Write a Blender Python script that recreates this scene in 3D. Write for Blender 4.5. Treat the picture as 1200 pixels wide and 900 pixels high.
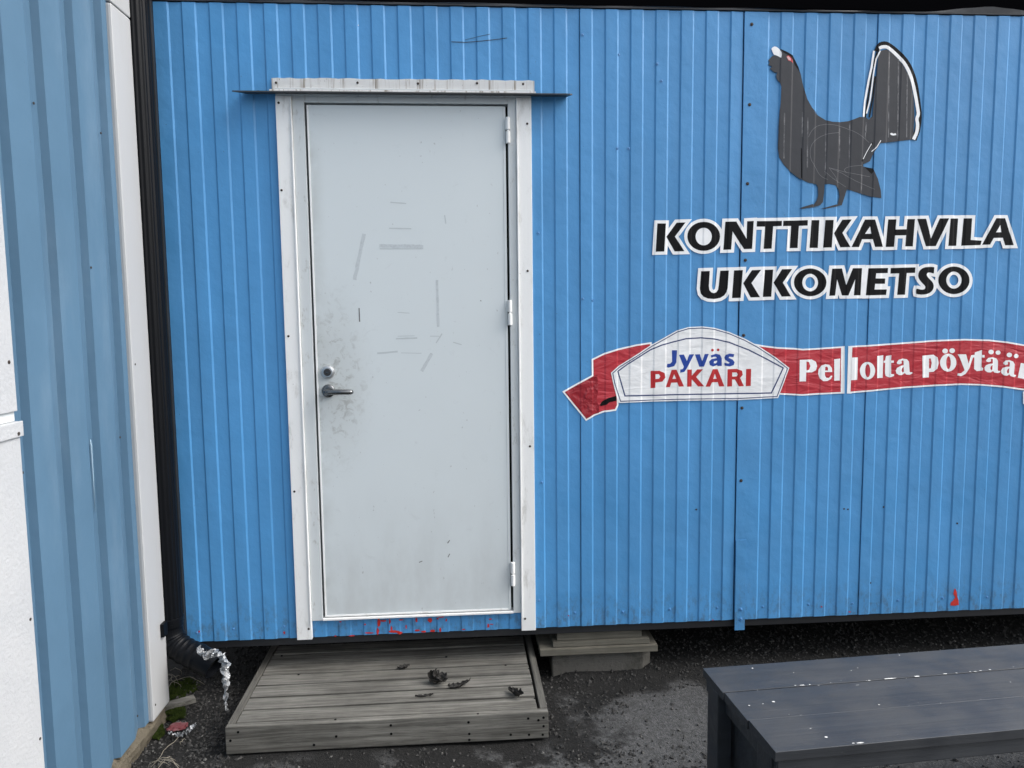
import bpy, bmesh, math, random
from mathutils import Vector, Matrix, noise as mnoise
from mathutils.geometry import tessellate_polygon, delaunay_2d_cdt

random.seed(11)
R = math.radians
scene = bpy.context.scene
for o in list(bpy.data.objects):
    bpy.data.objects.remove(o)
C = scene.collection

# ---------------------------------------------------------------- camera
F_PX, CX, CY = 880.0, 600.0, 450.0
PITCH, YAW, ROLL = 0.09676953, 0.07063655, 0.01139569
CAM = Vector((0.0, -3.02, 1.56))
fwd = Vector((math.sin(YAW)*math.cos(PITCH), math.cos(YAW)*math.cos(PITCH), -math.sin(PITCH)))
r0 = Vector((math.cos(YAW), -math.sin(YAW), 0))
d0 = fwd.cross(r0)
RIGHT = math.cos(ROLL)*r0 + math.sin(ROLL)*d0
DOWN = -math.sin(ROLL)*r0 + math.cos(ROLL)*d0
cam_d = bpy.data.cameras.new('camera')
cam = bpy.data.objects.new('camera', cam_d)
C.objects.link(cam)
up, back = -DOWN, -fwd
cam.matrix_world = Matrix(((RIGHT.x, up.x, back.x, CAM.x), (RIGHT.y, up.y, back.y, CAM.y),
                           (RIGHT.z, up.z, back.z, CAM.z), (0, 0, 0, 1)))
cam_d.sensor_width = 36
cam_d.lens = 36*F_PX/1200
cam_d.clip_start = 0.05
cam_d.clip_end = 2000
scene.camera = cam

# ---------------------------------------------------------------- sky, sun, exposure
SUN_EL, SUN_AZ = R(46), R(97)           # azimuth clockwise from +Y
world = bpy.data.worlds.new('World')
scene.world = world
world.use_nodes = True
wn, wl = world.node_tree.nodes, world.node_tree.links
wn.clear()
sky = wn.new('ShaderNodeTexSky')
sky.sky_type = 'NISHITA'
sky.sun_disc = False
sky.sun_elevation = SUN_EL
sky.sun_rotation = SUN_AZ
sky.air_density = 1.0
sky.dust_density = 4.0
sky.ozone_density = 1.0
hs = wn.new('ShaderNodeHueSaturation')
hs.inputs['Saturation'].default_value = 0.26
bgn = wn.new('ShaderNodeBackground')
bgn.inputs['Strength'].default_value = 0.15
wo = wn.new('ShaderNodeOutputWorld')
wl.new(sky.outputs[0], hs.inputs['Color'])
wl.new(hs.outputs[0], bgn.inputs['Color'])
wl.new(bgn.outputs[0], wo.inputs['Surface'])
sun_d = bpy.data.lights.new('sun', 'SUN')
sun_d.energy = 0.9
sun_d.angle = R(40)
sun_d.color = (1.0, 0.97, 0.93)
sun = bpy.data.objects.new('sun', sun_d)
C.objects.link(sun)
sdir = Vector((math.sin(SUN_AZ)*math.cos(SUN_EL), math.cos(SUN_AZ)*math.cos(SUN_EL), math.sin(SUN_EL)))
sun.rotation_euler = sdir.to_track_quat('Z', 'Y').to_euler()
sun.location = sdir*20
scene.render.engine = 'CYCLES'
vs = scene.view_settings
vs.view_transform = 'Standard'
vs.look = 'None'
vs.exposure = 1.24
vs.gamma = 1.0
vs.use_curve_mapping = False

# ---------------------------------------------------------------- pixel -> direction helpers
def ray(px, py):
    return RIGHT*((px-CX)/F_PX) + DOWN*((py-CY)/F_PX) + fwd
def on_y(px, py, y=0.0):
    v = ray(px, py)
    return CAM + v*((y-CAM.y)/v.y)
def on_z(px, py, z=0.0):
    v = ray(px, py)
    return CAM + v*((z-CAM.z)/v.z)
def wxz(px, py, y=0.0):
    p = on_y(px, py, y)
    return (p.x, p.z)

# ---------------------------------------------------------------- materials
def srgb(r, g, b):
    f = lambda c: c/12.92 if c <= 0.04045 else ((c+0.055)/1.055)**2.4
    return (f(r/255), f(g/255), f(b/255), 1)

class Mat:
    def __init__(s, name, col, rough=0.6, metal=0.0, spec=0.5, coat=0.0):
        s.m = bpy.data.materials.new(name)
        s.m.use_nodes = True
        s.n, s.l = s.m.node_tree.nodes, s.m.node_tree.links
        s.p = s.n['Principled BSDF']
        s.p.inputs['Base Color'].default_value = col
        s.p.inputs['Roughness'].default_value = rough
        s.p.inputs['Metallic'].default_value = metal
        s.p.inputs['Specular IOR Level'].default_value = spec
        s.p.inputs['Coat Weight'].default_value = coat
        s.col = col
        s.csock = None
        s.hsock = None
        s.tc = s.n.new('ShaderNodeTexCoord')
        s.geo = s.n.new('ShaderNodeNewGeometry')
    def pos(s, scale=(1, 1, 1), rnd=False, obj=False):
        mp = s.n.new('ShaderNodeMapping')
        mp.inputs['Scale'].default_value = scale
        s.l.new(s.tc.outputs['Object'] if obj else s.geo.outputs['Position'], mp.inputs['Vector'])
        if rnd:
            oi = s.n.new('ShaderNodeObjectInfo')
            mu = s.n.new('ShaderNodeMath'); mu.operation = 'MULTIPLY'; mu.inputs[1].default_value = 37.0
            s.l.new(oi.outputs['Random'], mu.inputs[0])
            s.l.new(mu.outputs[0], mp.inputs['Location'])
        return mp.outputs[0]
    def noise(s, scale, detail=4, rough=0.55, vec=(1, 1, 1), rnd=False, dist=0.0, obj=False):
        t = s.n.new('ShaderNodeTexNoise')
        t.inputs['Scale'].default_value = scale
        t.inputs['Detail'].default_value = detail
        t.inputs['Roughness'].default_value = rough
        t.inputs['Distortion'].default_value = dist
        s.l.new(s.pos(vec, rnd, obj), t.inputs['Vector'])
        return t.outputs['Fac']
    def voro(s, scale, feat='F1', out='Distance', vec=(1, 1, 1)):
        t = s.n.new('ShaderNodeTexVoronoi')
        t.feature = feat
        t.inputs['Scale'].default_value = scale
        s.l.new(s.pos(vec), t.inputs['Vector'])
        return t.outputs[out]
    def ramp(s, sock, a, b, lo=0.0, hi=1.0):
        r = s.n.new('ShaderNodeMapRange')
        r.interpolation_type = 'SMOOTHSTEP'
        r.inputs['From Min'].default_value = a
        r.inputs['From Max'].default_value = b
        r.inputs['To Min'].default_value = lo
        r.inputs['To Max'].default_value = hi
        s.l.new(sock, r.inputs['Value'])
        return r.outputs[0]
    def math(s, op, a, b=None):
        m = s.n.new('ShaderNodeMath'); m.operation = op
        for i, v in enumerate((a, b)):
            if v is None: continue
            if isinstance(v, (int, float)): m.inputs[i].default_value = v
            else: s.l.new(v, m.inputs[i])
        return m.outputs[0]
    def sep(s):
        x = s.n.new('ShaderNodeSeparateXYZ')
        s.l.new(s.geo.outputs['Position'], x.inputs[0])
        return x.outputs
    def mix(s, fac, col):
        """blend col over the colour so far"""
        m = s.n.new('ShaderNodeMix'); m.data_type = 'RGBA'
        if isinstance(fac, (int, float)): m.inputs[0].default_value = fac
        else: s.l.new(fac, m.inputs[0])
        if s.csock is None: m.inputs[6].default_value = s.col
        else: s.l.new(s.csock, m.inputs[6])
        if hasattr(col, 'links'): s.l.new(col, m.inputs[7])
        else: m.inputs[7].default_value = col
        s.csock = m.outputs[2]
        s.l.new(s.csock, s.p.inputs['Base Color'])
        return s
    def value(s, fac_sock, lo, hi):
        """multiply brightness between lo and hi by a 0..1 socket"""
        h = s.n.new('ShaderNodeHueSaturation')
        if s.csock is None: h.inputs['Color'].default_value = s.col
        else: s.l.new(s.csock, h.inputs['Color'])
        s.l.new(s.ramp(fac_sock, 0.25, 0.75, lo, hi), h.inputs['Value'])
        s.csock = h.outputs[0]
        s.l.new(s.csock, s.p.inputs['Base Color'])
        return s
    def bump(s, sock, dist, strength=1.0):
        b = s.n.new('ShaderNodeBump')
        b.inputs['Distance'].default_value = dist
        b.inputs['Strength'].default_value = strength
        s.l.new(sock, b.inputs['Height'])
        if s.hsock is not None: s.l.new(s.hsock, b.inputs['Normal'])
        s.hsock = b.outputs[0]
        s.l.new(s.hsock, s.p.inputs['Normal'])
        return s
    def rough(s, sock, lo, hi):
        s.l.new(s.ramp(sock, 0.3, 0.7, lo, hi), s.p.inputs['Roughness'])
        return s

M = {}
Z_BOT_EST = on_y(640, 735).z
# fresh blue paint of the container
k = Mat('blue_paint', (0.072, 0.265, 0.535, 1), 0.45, spec=0.4)
k.value(k.noise(2.3, 5), 0.93, 1.06)
k.value(k.noise(9.0, 4, vec=(1, 1, 0.12)), 0.95, 1.05)
k.mix(k.ramp(k.noise(70, 3), 0.70, 0.80, 0, 0.35), (0.025, 0.09, 0.20, 1))
k.mix(k.ramp(k.noise(5.0, 6, 0.7, vec=(1, 1, 0.25)), 0.62, 0.80, 0, 0.15), (0.20, 0.36, 0.55, 1))
x, y, z = k.sep()
foot = k.ramp(z, Z_BOT_EST, Z_BOT_EST + 0.22, 1.0, 0.0)
k.mix(k.math('MULTIPLY', foot, k.ramp(k.noise(38, 5, 0.75, vec=(1, 1, 0.5)), 0.46, 0.66, 0, 0.6)), (0.07, 0.10, 0.13, 1))
k.mix(k.ramp(k.noise(26, 4, 0.7, vec=(1, 1, 0.025)), 0.62, 0.78, 0, 0.12), (0.035, 0.12, 0.26, 1))
k.mix(k.ramp(k.noise(1.1, 5, 0.6), 0.45, 0.75, 0, 0.30), (0.085, 0.285, 0.57, 1))
k.mix(k.ramp(k.noise(120, 2, 0.5), 0.765, 0.79, 0, 0.8), (0.05, 0.045, 0.04, 1))
k.bump(k.noise(240, 2), 0.0006, 0.5).bump(k.noise(14, 3), 0.005, 0.6).bump(k.noise(3.5, 2, vec=(1, 1, 0.6)), 0.012, 0.4)
k.rough(k.noise(6, 4), 0.34, 0.58)
M['blue'] = k.m
# weathered blue of the neighbouring shed
k = Mat('faded_blue_paint', (0.070, 0.136, 0.208, 1), 0.55, spec=0.2, coat=0.0)
k.p.inputs['Coat IOR'].default_value = 1.7
k.p.inputs['Coat Roughness'].default_value = 0.35
k.value(k.noise(1.7, 5), 0.92, 1.06)
k.mix(k.ramp(k.noise(4.0, 6, 0.65, vec=(1, 1, 0.3)), 0.5, 0.78, 0, 0.35), (0.16, 0.23, 0.30, 1))
k.mix(k.ramp(k.noise(60, 4, 0.7, vec=(1, 1, 0.5)), 0.69, 0.78, 0, 0.5), (0.05, 0.08, 0.12, 1))
k.bump(k.noise(9, 3), 0.006, 0.5).bump(k.noise(300, 2), 0.0004, 0.4)
k.rough(k.noise(5, 5), 0.5, 0.62)
M['faded'] = k.m
# whites
k = Mat('white_trim_paint', (0.80, 0.80, 0.79, 1), 0.45)
k.mix(k.ramp(k.noise(22, 6, 0.7, vec=(1, 1, 0.35)), 0.53, 0.77, 0, 0.5), (0.36, 0.34, 0.30, 1))
k.mix(k.ramp(k.noise(90, 4, 0.7), 0.68, 0.76, 0, 0.6), (0.20, 0.17, 0.14, 1))
k.bump(k.noise(120, 3), 0.0008, 0.4)
M['white'] = k.m
k = Mat('white_flashing', (0.84, 0.84, 0.83, 1), 0.4)
st = k.noise(60, 4, 0.7, vec=(1, 1, 0.03))
k.mix(k.ramp(st, 0.50, 0.70, 0, 0.8), (0.28, 0.22, 0.16, 1))
k.mix(k.ramp(k.noise(160, 3, 0.7, vec=(1, 1, 0.3)), 0.66, 0.74, 0, 0.7), (0.10, 0.08, 0.06, 1))
k.bump(k.noise(80, 3), 0.001, 0.4)
M['flash'] = k.m
k = Mat('white_rough_panel', (0.37, 0.38, 0.395, 1), 0.6)
k.mix(k.ramp(k.noise(110, 4, 0.65), 0.64, 0.74, 0, 0.5), (0.38, 0.39, 0.40, 1))
k.mix(k.ramp(k.noise(4, 5), 0.45, 0.75, 0, 0.2), (0.50, 0.50, 0.50, 1))
k.bump(k.noise(90, 4), 0.004, 0.6).bump(k.noise(500, 2), 0.0008, 0.5)
M['panel'] = k.m
k = Mat('corner_trim_white', (0.37, 0.375, 0.38, 1), 0.4)
k.mix(k.ramp(k.noise(8, 6, 0.7, vec=(1, 1, 0.3)), 0.5, 0.8, 0, 0.4), (0.30, 0.29, 0.27, 1))
k.bump(k.noise(60, 3), 0.001, 0.4)
M['corner'] = k.m
# door
HX, HZ = wxz(384, 452)
LX_EST = wxz(370, 430)[0]
k = Mat('door_paint', (0.60, 0.645, 0.66, 1), 0.34, spec=0.5)
x, y, z = k.sep()
dx = k.math('MULTIPLY', k.math('SUBTRACT', x, HX+0.02), 6.5)
dz = k.math('MULTIPLY', k.math('SUBTRACT', z, HZ+0.02), 2.6)
rad = k.math('SQRT', k.math('ADD', k.math('MULTIPLY', dx, dx), k.math('MULTIPLY', dz, dz)))
near = k.ramp(rad, 0.05, 1.25, 1.0, 0.0)
sm = k.ramp(k.noise(30, 5, 0.7, dist=0.8), 0.50, 0.68, 0, 1)
k.mix(k.math('MULTIPLY', k.math('MULTIPLY', near, sm), 0.62), (0.20, 0.19, 0.18, 1))
k.mix(k.math('MULTIPLY', near, 0.30), (0.31, 0.31, 0.28, 1))
edg = k.ramp(x, LX_EST, LX_EST + 0.07, 1.0, 0.0)
k.mix(k.math('MULTIPLY', k.math('MULTIPLY', edg, k.ramp(k.noise(5, 5, 0.65), 0.35, 0.65)), 0.35), (0.27, 0.27, 0.24, 1))
sm2 = k.ramp(k.noise(13, 6, 0.72, dist=0.6), 0.60, 0.74, 0, 0.22)
k.mix(sm2, (0.36, 0.37, 0.38, 1))
k.mix(k.ramp(k.noise(75, 3, 0.6, vec=(1, 1, 0.55)), 0.705, 0.75, 0, 0.5), (0.25, 0.25, 0.25, 1))
low = k.ramp(z, 0.34, 0.95, 1.0, 0.0)  # low dirt that also puts the light's fall-off into the door colour
k.mix(k.math('MULTIPLY', low, k.ramp(k.noise(6, 5, 0.65, vec=(1, 1, 0.4)), 0.35, 0.7, 0.10, 0.42)), (0.36, 0.37, 0.37, 1))
k.bump(k.noise(3, 2), 0.004, 0.35).bump(k.noise(350, 2), 0.0003, 0.4)
k.rough(k.noise(7, 5), 0.28, 0.45)
M['door'] = k.m
k = Mat('door_frame_grey', (0.56, 0.59, 0.60, 1), 0.4)
k.mix(k.ramp(k.noise(40, 5, 0.7, vec=(1, 1, 0.4)), 0.56, 0.75, 0, 0.6), (0.22, 0.20, 0.17, 1))
M['jamb'] = k.m
M['residue'] = Mat('tape_residue', (0.46, 0.50, 0.515, 1), 0.6).m
M['scuff'] = Mat('dark_scuff', (0.13, 0.13, 0.13, 1), 0.7).m
# dark metals
k = Mat('dark_rail_paint', (0.018, 0.019, 0.022, 1), 0.5)
k.mix(k.ramp(k.noise(30, 5, 0.7), 0.6, 0.75, 0, 0.3), (0.06, 0.055, 0.05, 1))
M['rail'] = k.m
k = Mat('dark_grey_flashing', (0.055, 0.057, 0.062, 1), 0.5)
k.mix(k.ramp(k.noise(25, 5, 0.7), 0.55, 0.75, 0, 0.4), (0.10, 0.10, 0.10, 1)).bump(k.noise(20, 3), 0.004, 0.5)
M['dflash'] = k.m
k = Mat('black_roof_edge', (0.0025, 0.0025, 0.003, 1), 1.0, spec=0.0)  # one even near-black for the roof edge
M['black'] = k.m
k = Mat('corner_post_paint', (0.016, 0.018, 0.021, 1), 0.5, spec=0.3)
k.value(k.noise(8, 5), 0.8, 1.2)
M['post'] = k.m
k = Mat('black_pipe_steel', (0.003, 0.0036, 0.005, 1), 0.40, spec=0.14)
k.mix(k.ramp(k.noise(45, 5, 0.75), 0.70, 0.80, 0, 0.25), (0.05, 0.05, 0.05, 1))
M['pipe'] = k.m
M['chrome'] = Mat('worn_steel', (0.17, 0.175, 0.18, 1), 0.25, 1.0).m
M['gasket'] = Mat('black_gap', (0.006, 0.006, 0.006, 1), 0.9, spec=0.1).m
k = Mat('canopy_sheet', (0.045, 0.046, 0.047, 1), 0.5)
k.mix(k.ramp(k.noise(50, 5, 0.7), 0.55, 0.75, 0, 0.5), (0.13, 0.12, 0.11, 1))
M['canopy'] = k.m
M['screwdark'] = Mat('rusty_screw', (0.035, 0.025, 0.02, 1), 0.6, 0.3).m
k = Mat('blue_screw', (0.075, 0.235, 0.49, 1), 0.3)
M['bscrew'] = k.m
k = Mat('rust_red', (0.50, 0.022, 0.015, 1), 0.6)
k.value(k.noise(60, 3), 0.7, 1.15)
M['red'] = k.m

def wood(name, c1, c2, c3, ax, rough=0.85, fine=1.0):
    k = Mat(name, c1, rough, spec=0.25)
    v = [1, 1, 1]; v[ax] = 0.035
    w = [1, 1, 1]; w[ax] = 0.025
    g = k.noise(85*fine, 6, 0.65, vec=v, rnd=True, dist=0.5)
    k.mix(k.ramp(g, 0.35, 0.65), c2)
    g2 = k.noise(330*fine, 4, 0.7, vec=w, rnd=True)
    k.mix(k.ramp(g2, 0.54, 0.70, 0, 0.6), c3)
    g3 = k.noise(2.2, 4, 0.6, rnd=True)
    k.value(g3, 0.80, 1.2)
    k.value(k.noise(7, 5, 0.6), 0.82, 1.12)
    k.bump(g2, 0.0022, 0.8).bump(g, 0.002, 0.6)
    return k
M['wood'] = wood('grey_weathered_wood', (0.080, 0.076, 0.067, 1), (0.170, 0.163, 0.146, 1), (0.018, 0.016, 0.014, 1), 0).m
M['woody'] = wood('grey_weathered_wood_crosswise', (0.070, 0.066, 0.058, 1), (0.125, 0.119, 0.105, 1), (0.020, 0.018, 0.015, 1), 1).m
M['woodpale'] = wood('pale_greenish_timber', (0.105, 0.098, 0.080, 1), (0.15, 0.14, 0.115, 1), (0.028, 0.025, 0.019, 1), 0).m
k = Mat('block_concrete', (0.105, 0.10, 0.09, 1), 0.95, spec=0.2)
k.mix(k.ramp(k.noise(12, 6, 0.7), 0.45, 0.7, 0, 0.7), (0.045, 0.043, 0.036, 1))
k.mix(k.ramp(k.noise(8, 5, 0.7), 0.6, 0.75, 0, 0.5), (0.06, 0.075, 0.025, 1))
k.bump(k.noise(60, 6, 0.7), 0.008, 0.8)
M['concrete'] = k.m
k = Mat('brown_foundation', (0.125, 0.108, 0.08, 1), 0.95, spec=0.2)
k.mix(k.ramp(k.noise(22, 6, 0.75), 0.45, 0.68, 0, 0.8), (0.045, 0.036, 0.025, 1))
k.mix(k.ramp(k.noise(60, 4, 0.7), 0.62, 0.72, 0, 0.6), (0.22, 0.20, 0.17, 1))
k.bump(k.noise(45, 6, 0.75), 0.014, 0.9)
M['found'] = k.m
k = Mat('bench_paint', (0.021, 0.024, 0.029, 1), 0.5, spec=0.8)
v = (0.05, 1, 1)
k.value(k.noise(26, 5, 0.65, vec=(0.06, 1, 1), rnd=True, obj=True), 0.82, 1.15)
k.mix(k.ramp(k.noise(5, 6, 0.7), 0.5, 0.75, 0, 0.4), (0.024, 0.024, 0.026, 1))
k.mix(k.ramp(k.noise(130, 4, 0.7), 0.71, 0.76, 0, 0.8), (0.40, 0.40, 0.40, 1))
k.mix(k.ramp(k.noise(42, 5, 0.75, vec=(0.5, 1, 1)), 0.67, 0.74, 0, 0.8), (0.012, 0.012, 0.014, 1))
k.bump(k.noise(60, 4, 0.6, vec=(0.05, 1, 1), rnd=True, obj=True), 0.0016, 0.7)
k.rough(k.noise(8, 5), 0.42, 0.62)
M['bench'] = k.m
M['chip'] = Mat('bare_chip', (0.55, 0.55, 0.54, 1), 0.8).m

# vinyl
def vinyl(name, col, rough=0.35, wr=0.0, wv=(0.4, 1, 1.3)):
    k = Mat(name, col, rough, spec=0.5)
    k.value(k.noise(18, 4), 0.93, 1.06)
    k.bump(k.noise(26, 4), 0.002, 0.35)
    if wr: k.bump(k.noise(17, 3, 0.5, vec=wv, dist=1.2), wr*1.6, 0.8)
    return k
k = vinyl('black_vinyl', (0.006, 0.006, 0.007, 1), 0.42)
k.p.inputs['Specular IOR Level'].default_value = 0.12
M['vblack'] = k.m
M['vwhite'] = vinyl('white_vinyl', (0.88, 0.88, 0.88, 1), 0.4).m
k = vinyl('charcoal_vinyl', (0.034, 0.036, 0.043, 1), 0.5)
k.p.inputs['Specular IOR Level'].default_value = 0.35
k.mix(k.ramp(k.noise(22, 5, 0.7, vec=(1, 1, 0.05)), 0.60, 0.74, 0, 0.45), (0.12, 0.12, 0.13, 1))
k.mix(k.ramp(k.noise(90, 4, 0.7), 0.70, 0.78, 0, 0.5), (0.17, 0.17, 0.18, 1))
M['vbird'] = k.m
M['vline'] = Mat('faint_grey_line', (0.13, 0.13, 0.14, 1), 0.5).m
k = vinyl('red_vinyl', (0.46, 0.034, 0.048, 1), 0.26, 0.0045)
M['vred'] = k.m
k = vinyl('dark_red_vinyl', (0.30, 0.018, 0.028, 1), 0.24, 0.008, (1, 1, 1))
M['vdred'] = k.m
k = vinyl('white_badge_vinyl', (0.82, 0.82, 0.82, 1), 0.3, 0.0025)
M['vbadge'] = k.m
M['vnavy'] = vinyl('navy_vinyl', (0.012, 0.028, 0.13, 1), 0.35).m
M['vblue'] = vinyl('royal_blue_vinyl', (0.010, 0.050, 0.30, 1), 0.35).m
M['vtred'] = vinyl('bright_red_vinyl', (0.46, 0.018, 0.022, 1), 0.35).m
M['vpink'] = Mat('pale_pink_vinyl', (0.70, 0.42, 0.42, 1), 0.5).m
# ground
k = Mat('asphalt', (0.054, 0.054, 0.054, 1), 0.92, spec=0.25)
x, y, z = k.sep()
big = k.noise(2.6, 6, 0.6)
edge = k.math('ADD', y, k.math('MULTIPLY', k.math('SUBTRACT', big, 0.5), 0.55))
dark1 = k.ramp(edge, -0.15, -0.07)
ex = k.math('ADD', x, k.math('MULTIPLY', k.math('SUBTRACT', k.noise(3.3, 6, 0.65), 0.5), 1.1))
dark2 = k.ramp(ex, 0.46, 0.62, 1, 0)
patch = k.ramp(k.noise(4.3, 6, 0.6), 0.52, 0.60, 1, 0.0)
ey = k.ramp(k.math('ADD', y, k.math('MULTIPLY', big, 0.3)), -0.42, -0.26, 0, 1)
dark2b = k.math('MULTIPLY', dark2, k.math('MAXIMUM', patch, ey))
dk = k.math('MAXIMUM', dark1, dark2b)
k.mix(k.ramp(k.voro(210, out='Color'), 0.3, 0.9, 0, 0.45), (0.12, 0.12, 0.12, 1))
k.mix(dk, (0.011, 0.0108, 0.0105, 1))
k.mix(k.ramp(k.noise(170, 3, 0.7), 0.66, 0.75, 0, 0.55), (0.14, 0.135, 0.13, 1))
k.value(k.noise(60, 5, 0.7), 0.6, 1.35)
k.bump(k.voro(190), 0.004, 0.7).bump(k.noise(45, 6, 0.7), 0.009, 0.7)
M['asphalt'] = k.m
k = Mat('gravel_stone', (0.034, 0.033, 0.032, 1), 0.9, spec=0.25)
k.mix(k.ramp(k.noise(55, 2), 0.56, 0.70, 0, 0.85), (0.13, 0.128, 0.12, 1))
k.bump(k.noise(260, 4), 0.002, 0.6)
M['stone'] = k.m
k = Mat('green_moss', (0.022, 0.036, 0.007, 1), 0.95, spec=0.1)
k.mix(k.ramp(k.noise(60, 4), 0.4, 0.7), (0.045, 0.062, 0.013, 1))
M['moss'] = k.m
M['twig'] = Mat('dry_stem', (0.19, 0.17, 0.135, 1), 0.9).m
k = Mat('dead_leaf_brown', (0.010, 0.0085, 0.007, 1), 0.7)
k.mix(k.ramp(k.noise(70, 4, 0.7), 0.55, 0.72, 0, 0.7), (0.075, 0.064, 0.05, 1))
M['leaf'] = k.m
k = Mat('silver_foil', (0.40, 0.41, 0.42, 1), 0.22, 0.35)
k.mix(k.ramp(k.noise(90, 4, 0.7), 0.45, 0.65, 0, 0.8), (0.12, 0.12, 0.125, 1))
k.bump(k.noise(70, 3, 0.6), 0.006, 0.7)
M['foil'] = k.m
M['wrapred'] = Mat('faded_red_wrapper', (0.11, 0.024, 0.028, 1), 0.45).m

# ---------------------------------------------------------------- object helpers
def link(name, me, mat, parent=None, label=None, cat=None, group=None, kind=None):
    o = bpy.data.objects.new(name, me)
    C.objects.link(o)
    if mat is not None and len(me.materials) == 0: me.materials.append(M[mat] if isinstance(mat, str) else mat)
    if parent is not None: o.parent = parent
    tag(o, label, cat, group, kind)
    return o
def tag(o, label=None, cat=None, group=None, kind=None):
    if label: o['label'] = label
    if cat: o['category'] = cat
    if group: o['group'] = group
    if kind: o['kind'] = kind
    return o
def thing(name, label, cat, group=None):
    o = bpy.data.objects.new(name, None)
    C.objects.link(o)
    return tag(o, label, cat, group)
def bm_obj(bm, name, mat, parent=None, smooth=False, **kw):
    bmesh.ops.recalc_face_normals(bm, faces=bm.faces)
    me = bpy.data.meshes.new(name)
    bm.to_mesh(me); bm.free()
    if smooth:
        for f in me.polygons: f.use_smooth = True
    return link(name, me, mat, parent, **kw)
def add_box(bm, lo, hi, bev=0.0, jit=0.0, M4=None):
    vs_ = []
    for zz in (lo[2], hi[2]):
        for yy in (lo[1], hi[1]):
            for xx in (lo[0], hi[0]):
                p = Vector((xx, yy, zz))
                if jit: p += Vector([random.uniform(-jit, jit) for _ in range(3)])
                if M4: p = M4 @ p
                vs_.append(bm.verts.new(p))
    fs = [bm.faces.new([vs_[i] for i in q]) for q in
          ((0, 2, 3, 1), (4, 5, 7, 6), (0, 1, 5, 4), (2, 6, 7, 3), (0, 4, 6, 2), (1, 3, 7, 5))]
    if bev:
        es = set(e for f in fs for e in f.edges)
        bmesh.ops.bevel(bm, geom=list(es), offset=bev, segments=2, profile=0.6, affect='EDGES')
def box(name, lo, hi, mat, parent=None, bev=0.002, jit=0.0, M4=None, **kw):
    bm = bmesh.new()
    add_box(bm, lo, hi, bev, jit, M4)
    return bm_obj(bm, name, mat, parent, **kw)
def tube_bm(bm, pts, rads, seg=12, flute=0, famp=0.0, cap=True):
    rings = []
    n = len(pts)
    prevx = None
    for i, p in enumerate(pts):
        p = Vector(p)
        t = (Vector(pts[min(i+1, n-1)]) - Vector(pts[max(i-1, 0)])).normalized()
        ref = prevx if prevx is not None else (Vector((1, 0, 0)) if abs(t.x) < 0.9 else Vector((0, 1, 0)))
        xx = (ref - t*ref.dot(t)).normalized()
        prevx = xx
        yy = t.cross(xx)
        r = rads[i] if isinstance(rads, (list, tuple)) else rads
        ring = []
        for j in range(seg):
            a = 2*math.pi*j/seg
            rr = r + (famp*(0.5+0.5*math.cos(flute*a)) if flute else 0)
            ring.append(bm.verts.new(p + xx*math.cos(a)*rr + yy*math.sin(a)*rr))
        rings.append(ring)
    for a, b in zip(rings, rings[1:]):
        for j in range(seg):
            bm.faces.new((a[j], a[(j+1) % seg], b[(j+1) % seg], b[j]))
    if cap:
        bm.faces.new(rings[0][::-1]); bm.faces.new(rings[-1])
def tube(name, pts, rads, mat, parent=None, seg=12, smooth=True, **kw):
    bm = bmesh.new()
    tube_bm(bm, pts, rads, seg)
    return bm_obj(bm, name, mat, parent, smooth, **kw)

# ---------------------------------------------------------------- wall profile of the container
PIT = 0.03322*3.02
DEPTH, SLOPE = 0.0038, 0.0066
Z_BOT = on_y(640, 735).z
Z_TOP = on_y(640, 10).z
X_L = wxz(200, 380)[0]
X_S1 = wxz(680.5, 635)[0]
X_S2 = wxz(861.3, 635)[0]
X_S3 = wxz(1007.8, 635)[0]
X_R = 4.6
def dark_lines():
    out = []
    xl = (wxz(211.7, 5)[0] + wxz(251.5, 745)[0])/2
    i = 0
    while xl + i*PIT < X_S1 - 0.06:
        out.append(xl + i*PIT); i += 1
    xm = wxz(764.3, 635)[0]
    for i in range(-6, 8):
        v = xm + i*PIT
        if X_S1 + 0.04 < v < X_S2 - 0.02: out.append(v)
    xb = wxz(1061, 635)[0]
    for i in range(-7, 60):
        v = xb + i*PIT
        if X_S2 + 0.09 < v < X_R - 0.05 and abs(v - X_S3) > 0.04: out.append(v)
    return out
BREAKS = []           # (x, y) knots of the profile; y 0 recessed, -DEPTH raised
DL = sorted(dark_lines() + [X_S1, X_S3])
for v in DL:
    BREAKS.append((v - SLOPE/2, 0.0)); BREAKS.append((v + SLOPE/2, -DEPTH))
    b = v + PIT*0.5
    BREAKS.append((b - SLOPE/2, -DEPTH)); BREAKS.append((b + SLOPE/2, 0.0))
# flat start at the corner, flat strip right of the second seam
fb = DL[0] - PIT*0.5
BREAKS += [(fb - SLOPE/2, -DEPTH), (fb + SLOPE/2, 0.0), (X_L - 0.2, -DEPTH)]
b2 = wxz(888.3, 635)[0]
BREAKS = [q for q in BREAKS if not (X_S2 - 0.012 < q[0] < b2 + 0.02)]
BREAKS += [(X_S2 - 0.006, 0.0), (X_S2 - 0.0005, 0.0), (X_S2 + 0.0005, -DEPTH), (b2 - SLOPE/2, -DEPTH), (b2 + SLOPE/2, 0.0), (X_R, 0.0)]
BREAKS.sort()
def prof(x):
    if x <= BREAKS[0][0]: return BREAKS[0][1]
    for (xa, ya), (xb_, yb) in zip(BREAKS, BREAKS[1:]):
        if xa <= x <= xb_:
            return ya if xb_ - xa < 1e-9 else ya + (yb-ya)*(x-xa)/(xb_-xa)
    return BREAKS[-1][1]

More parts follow.
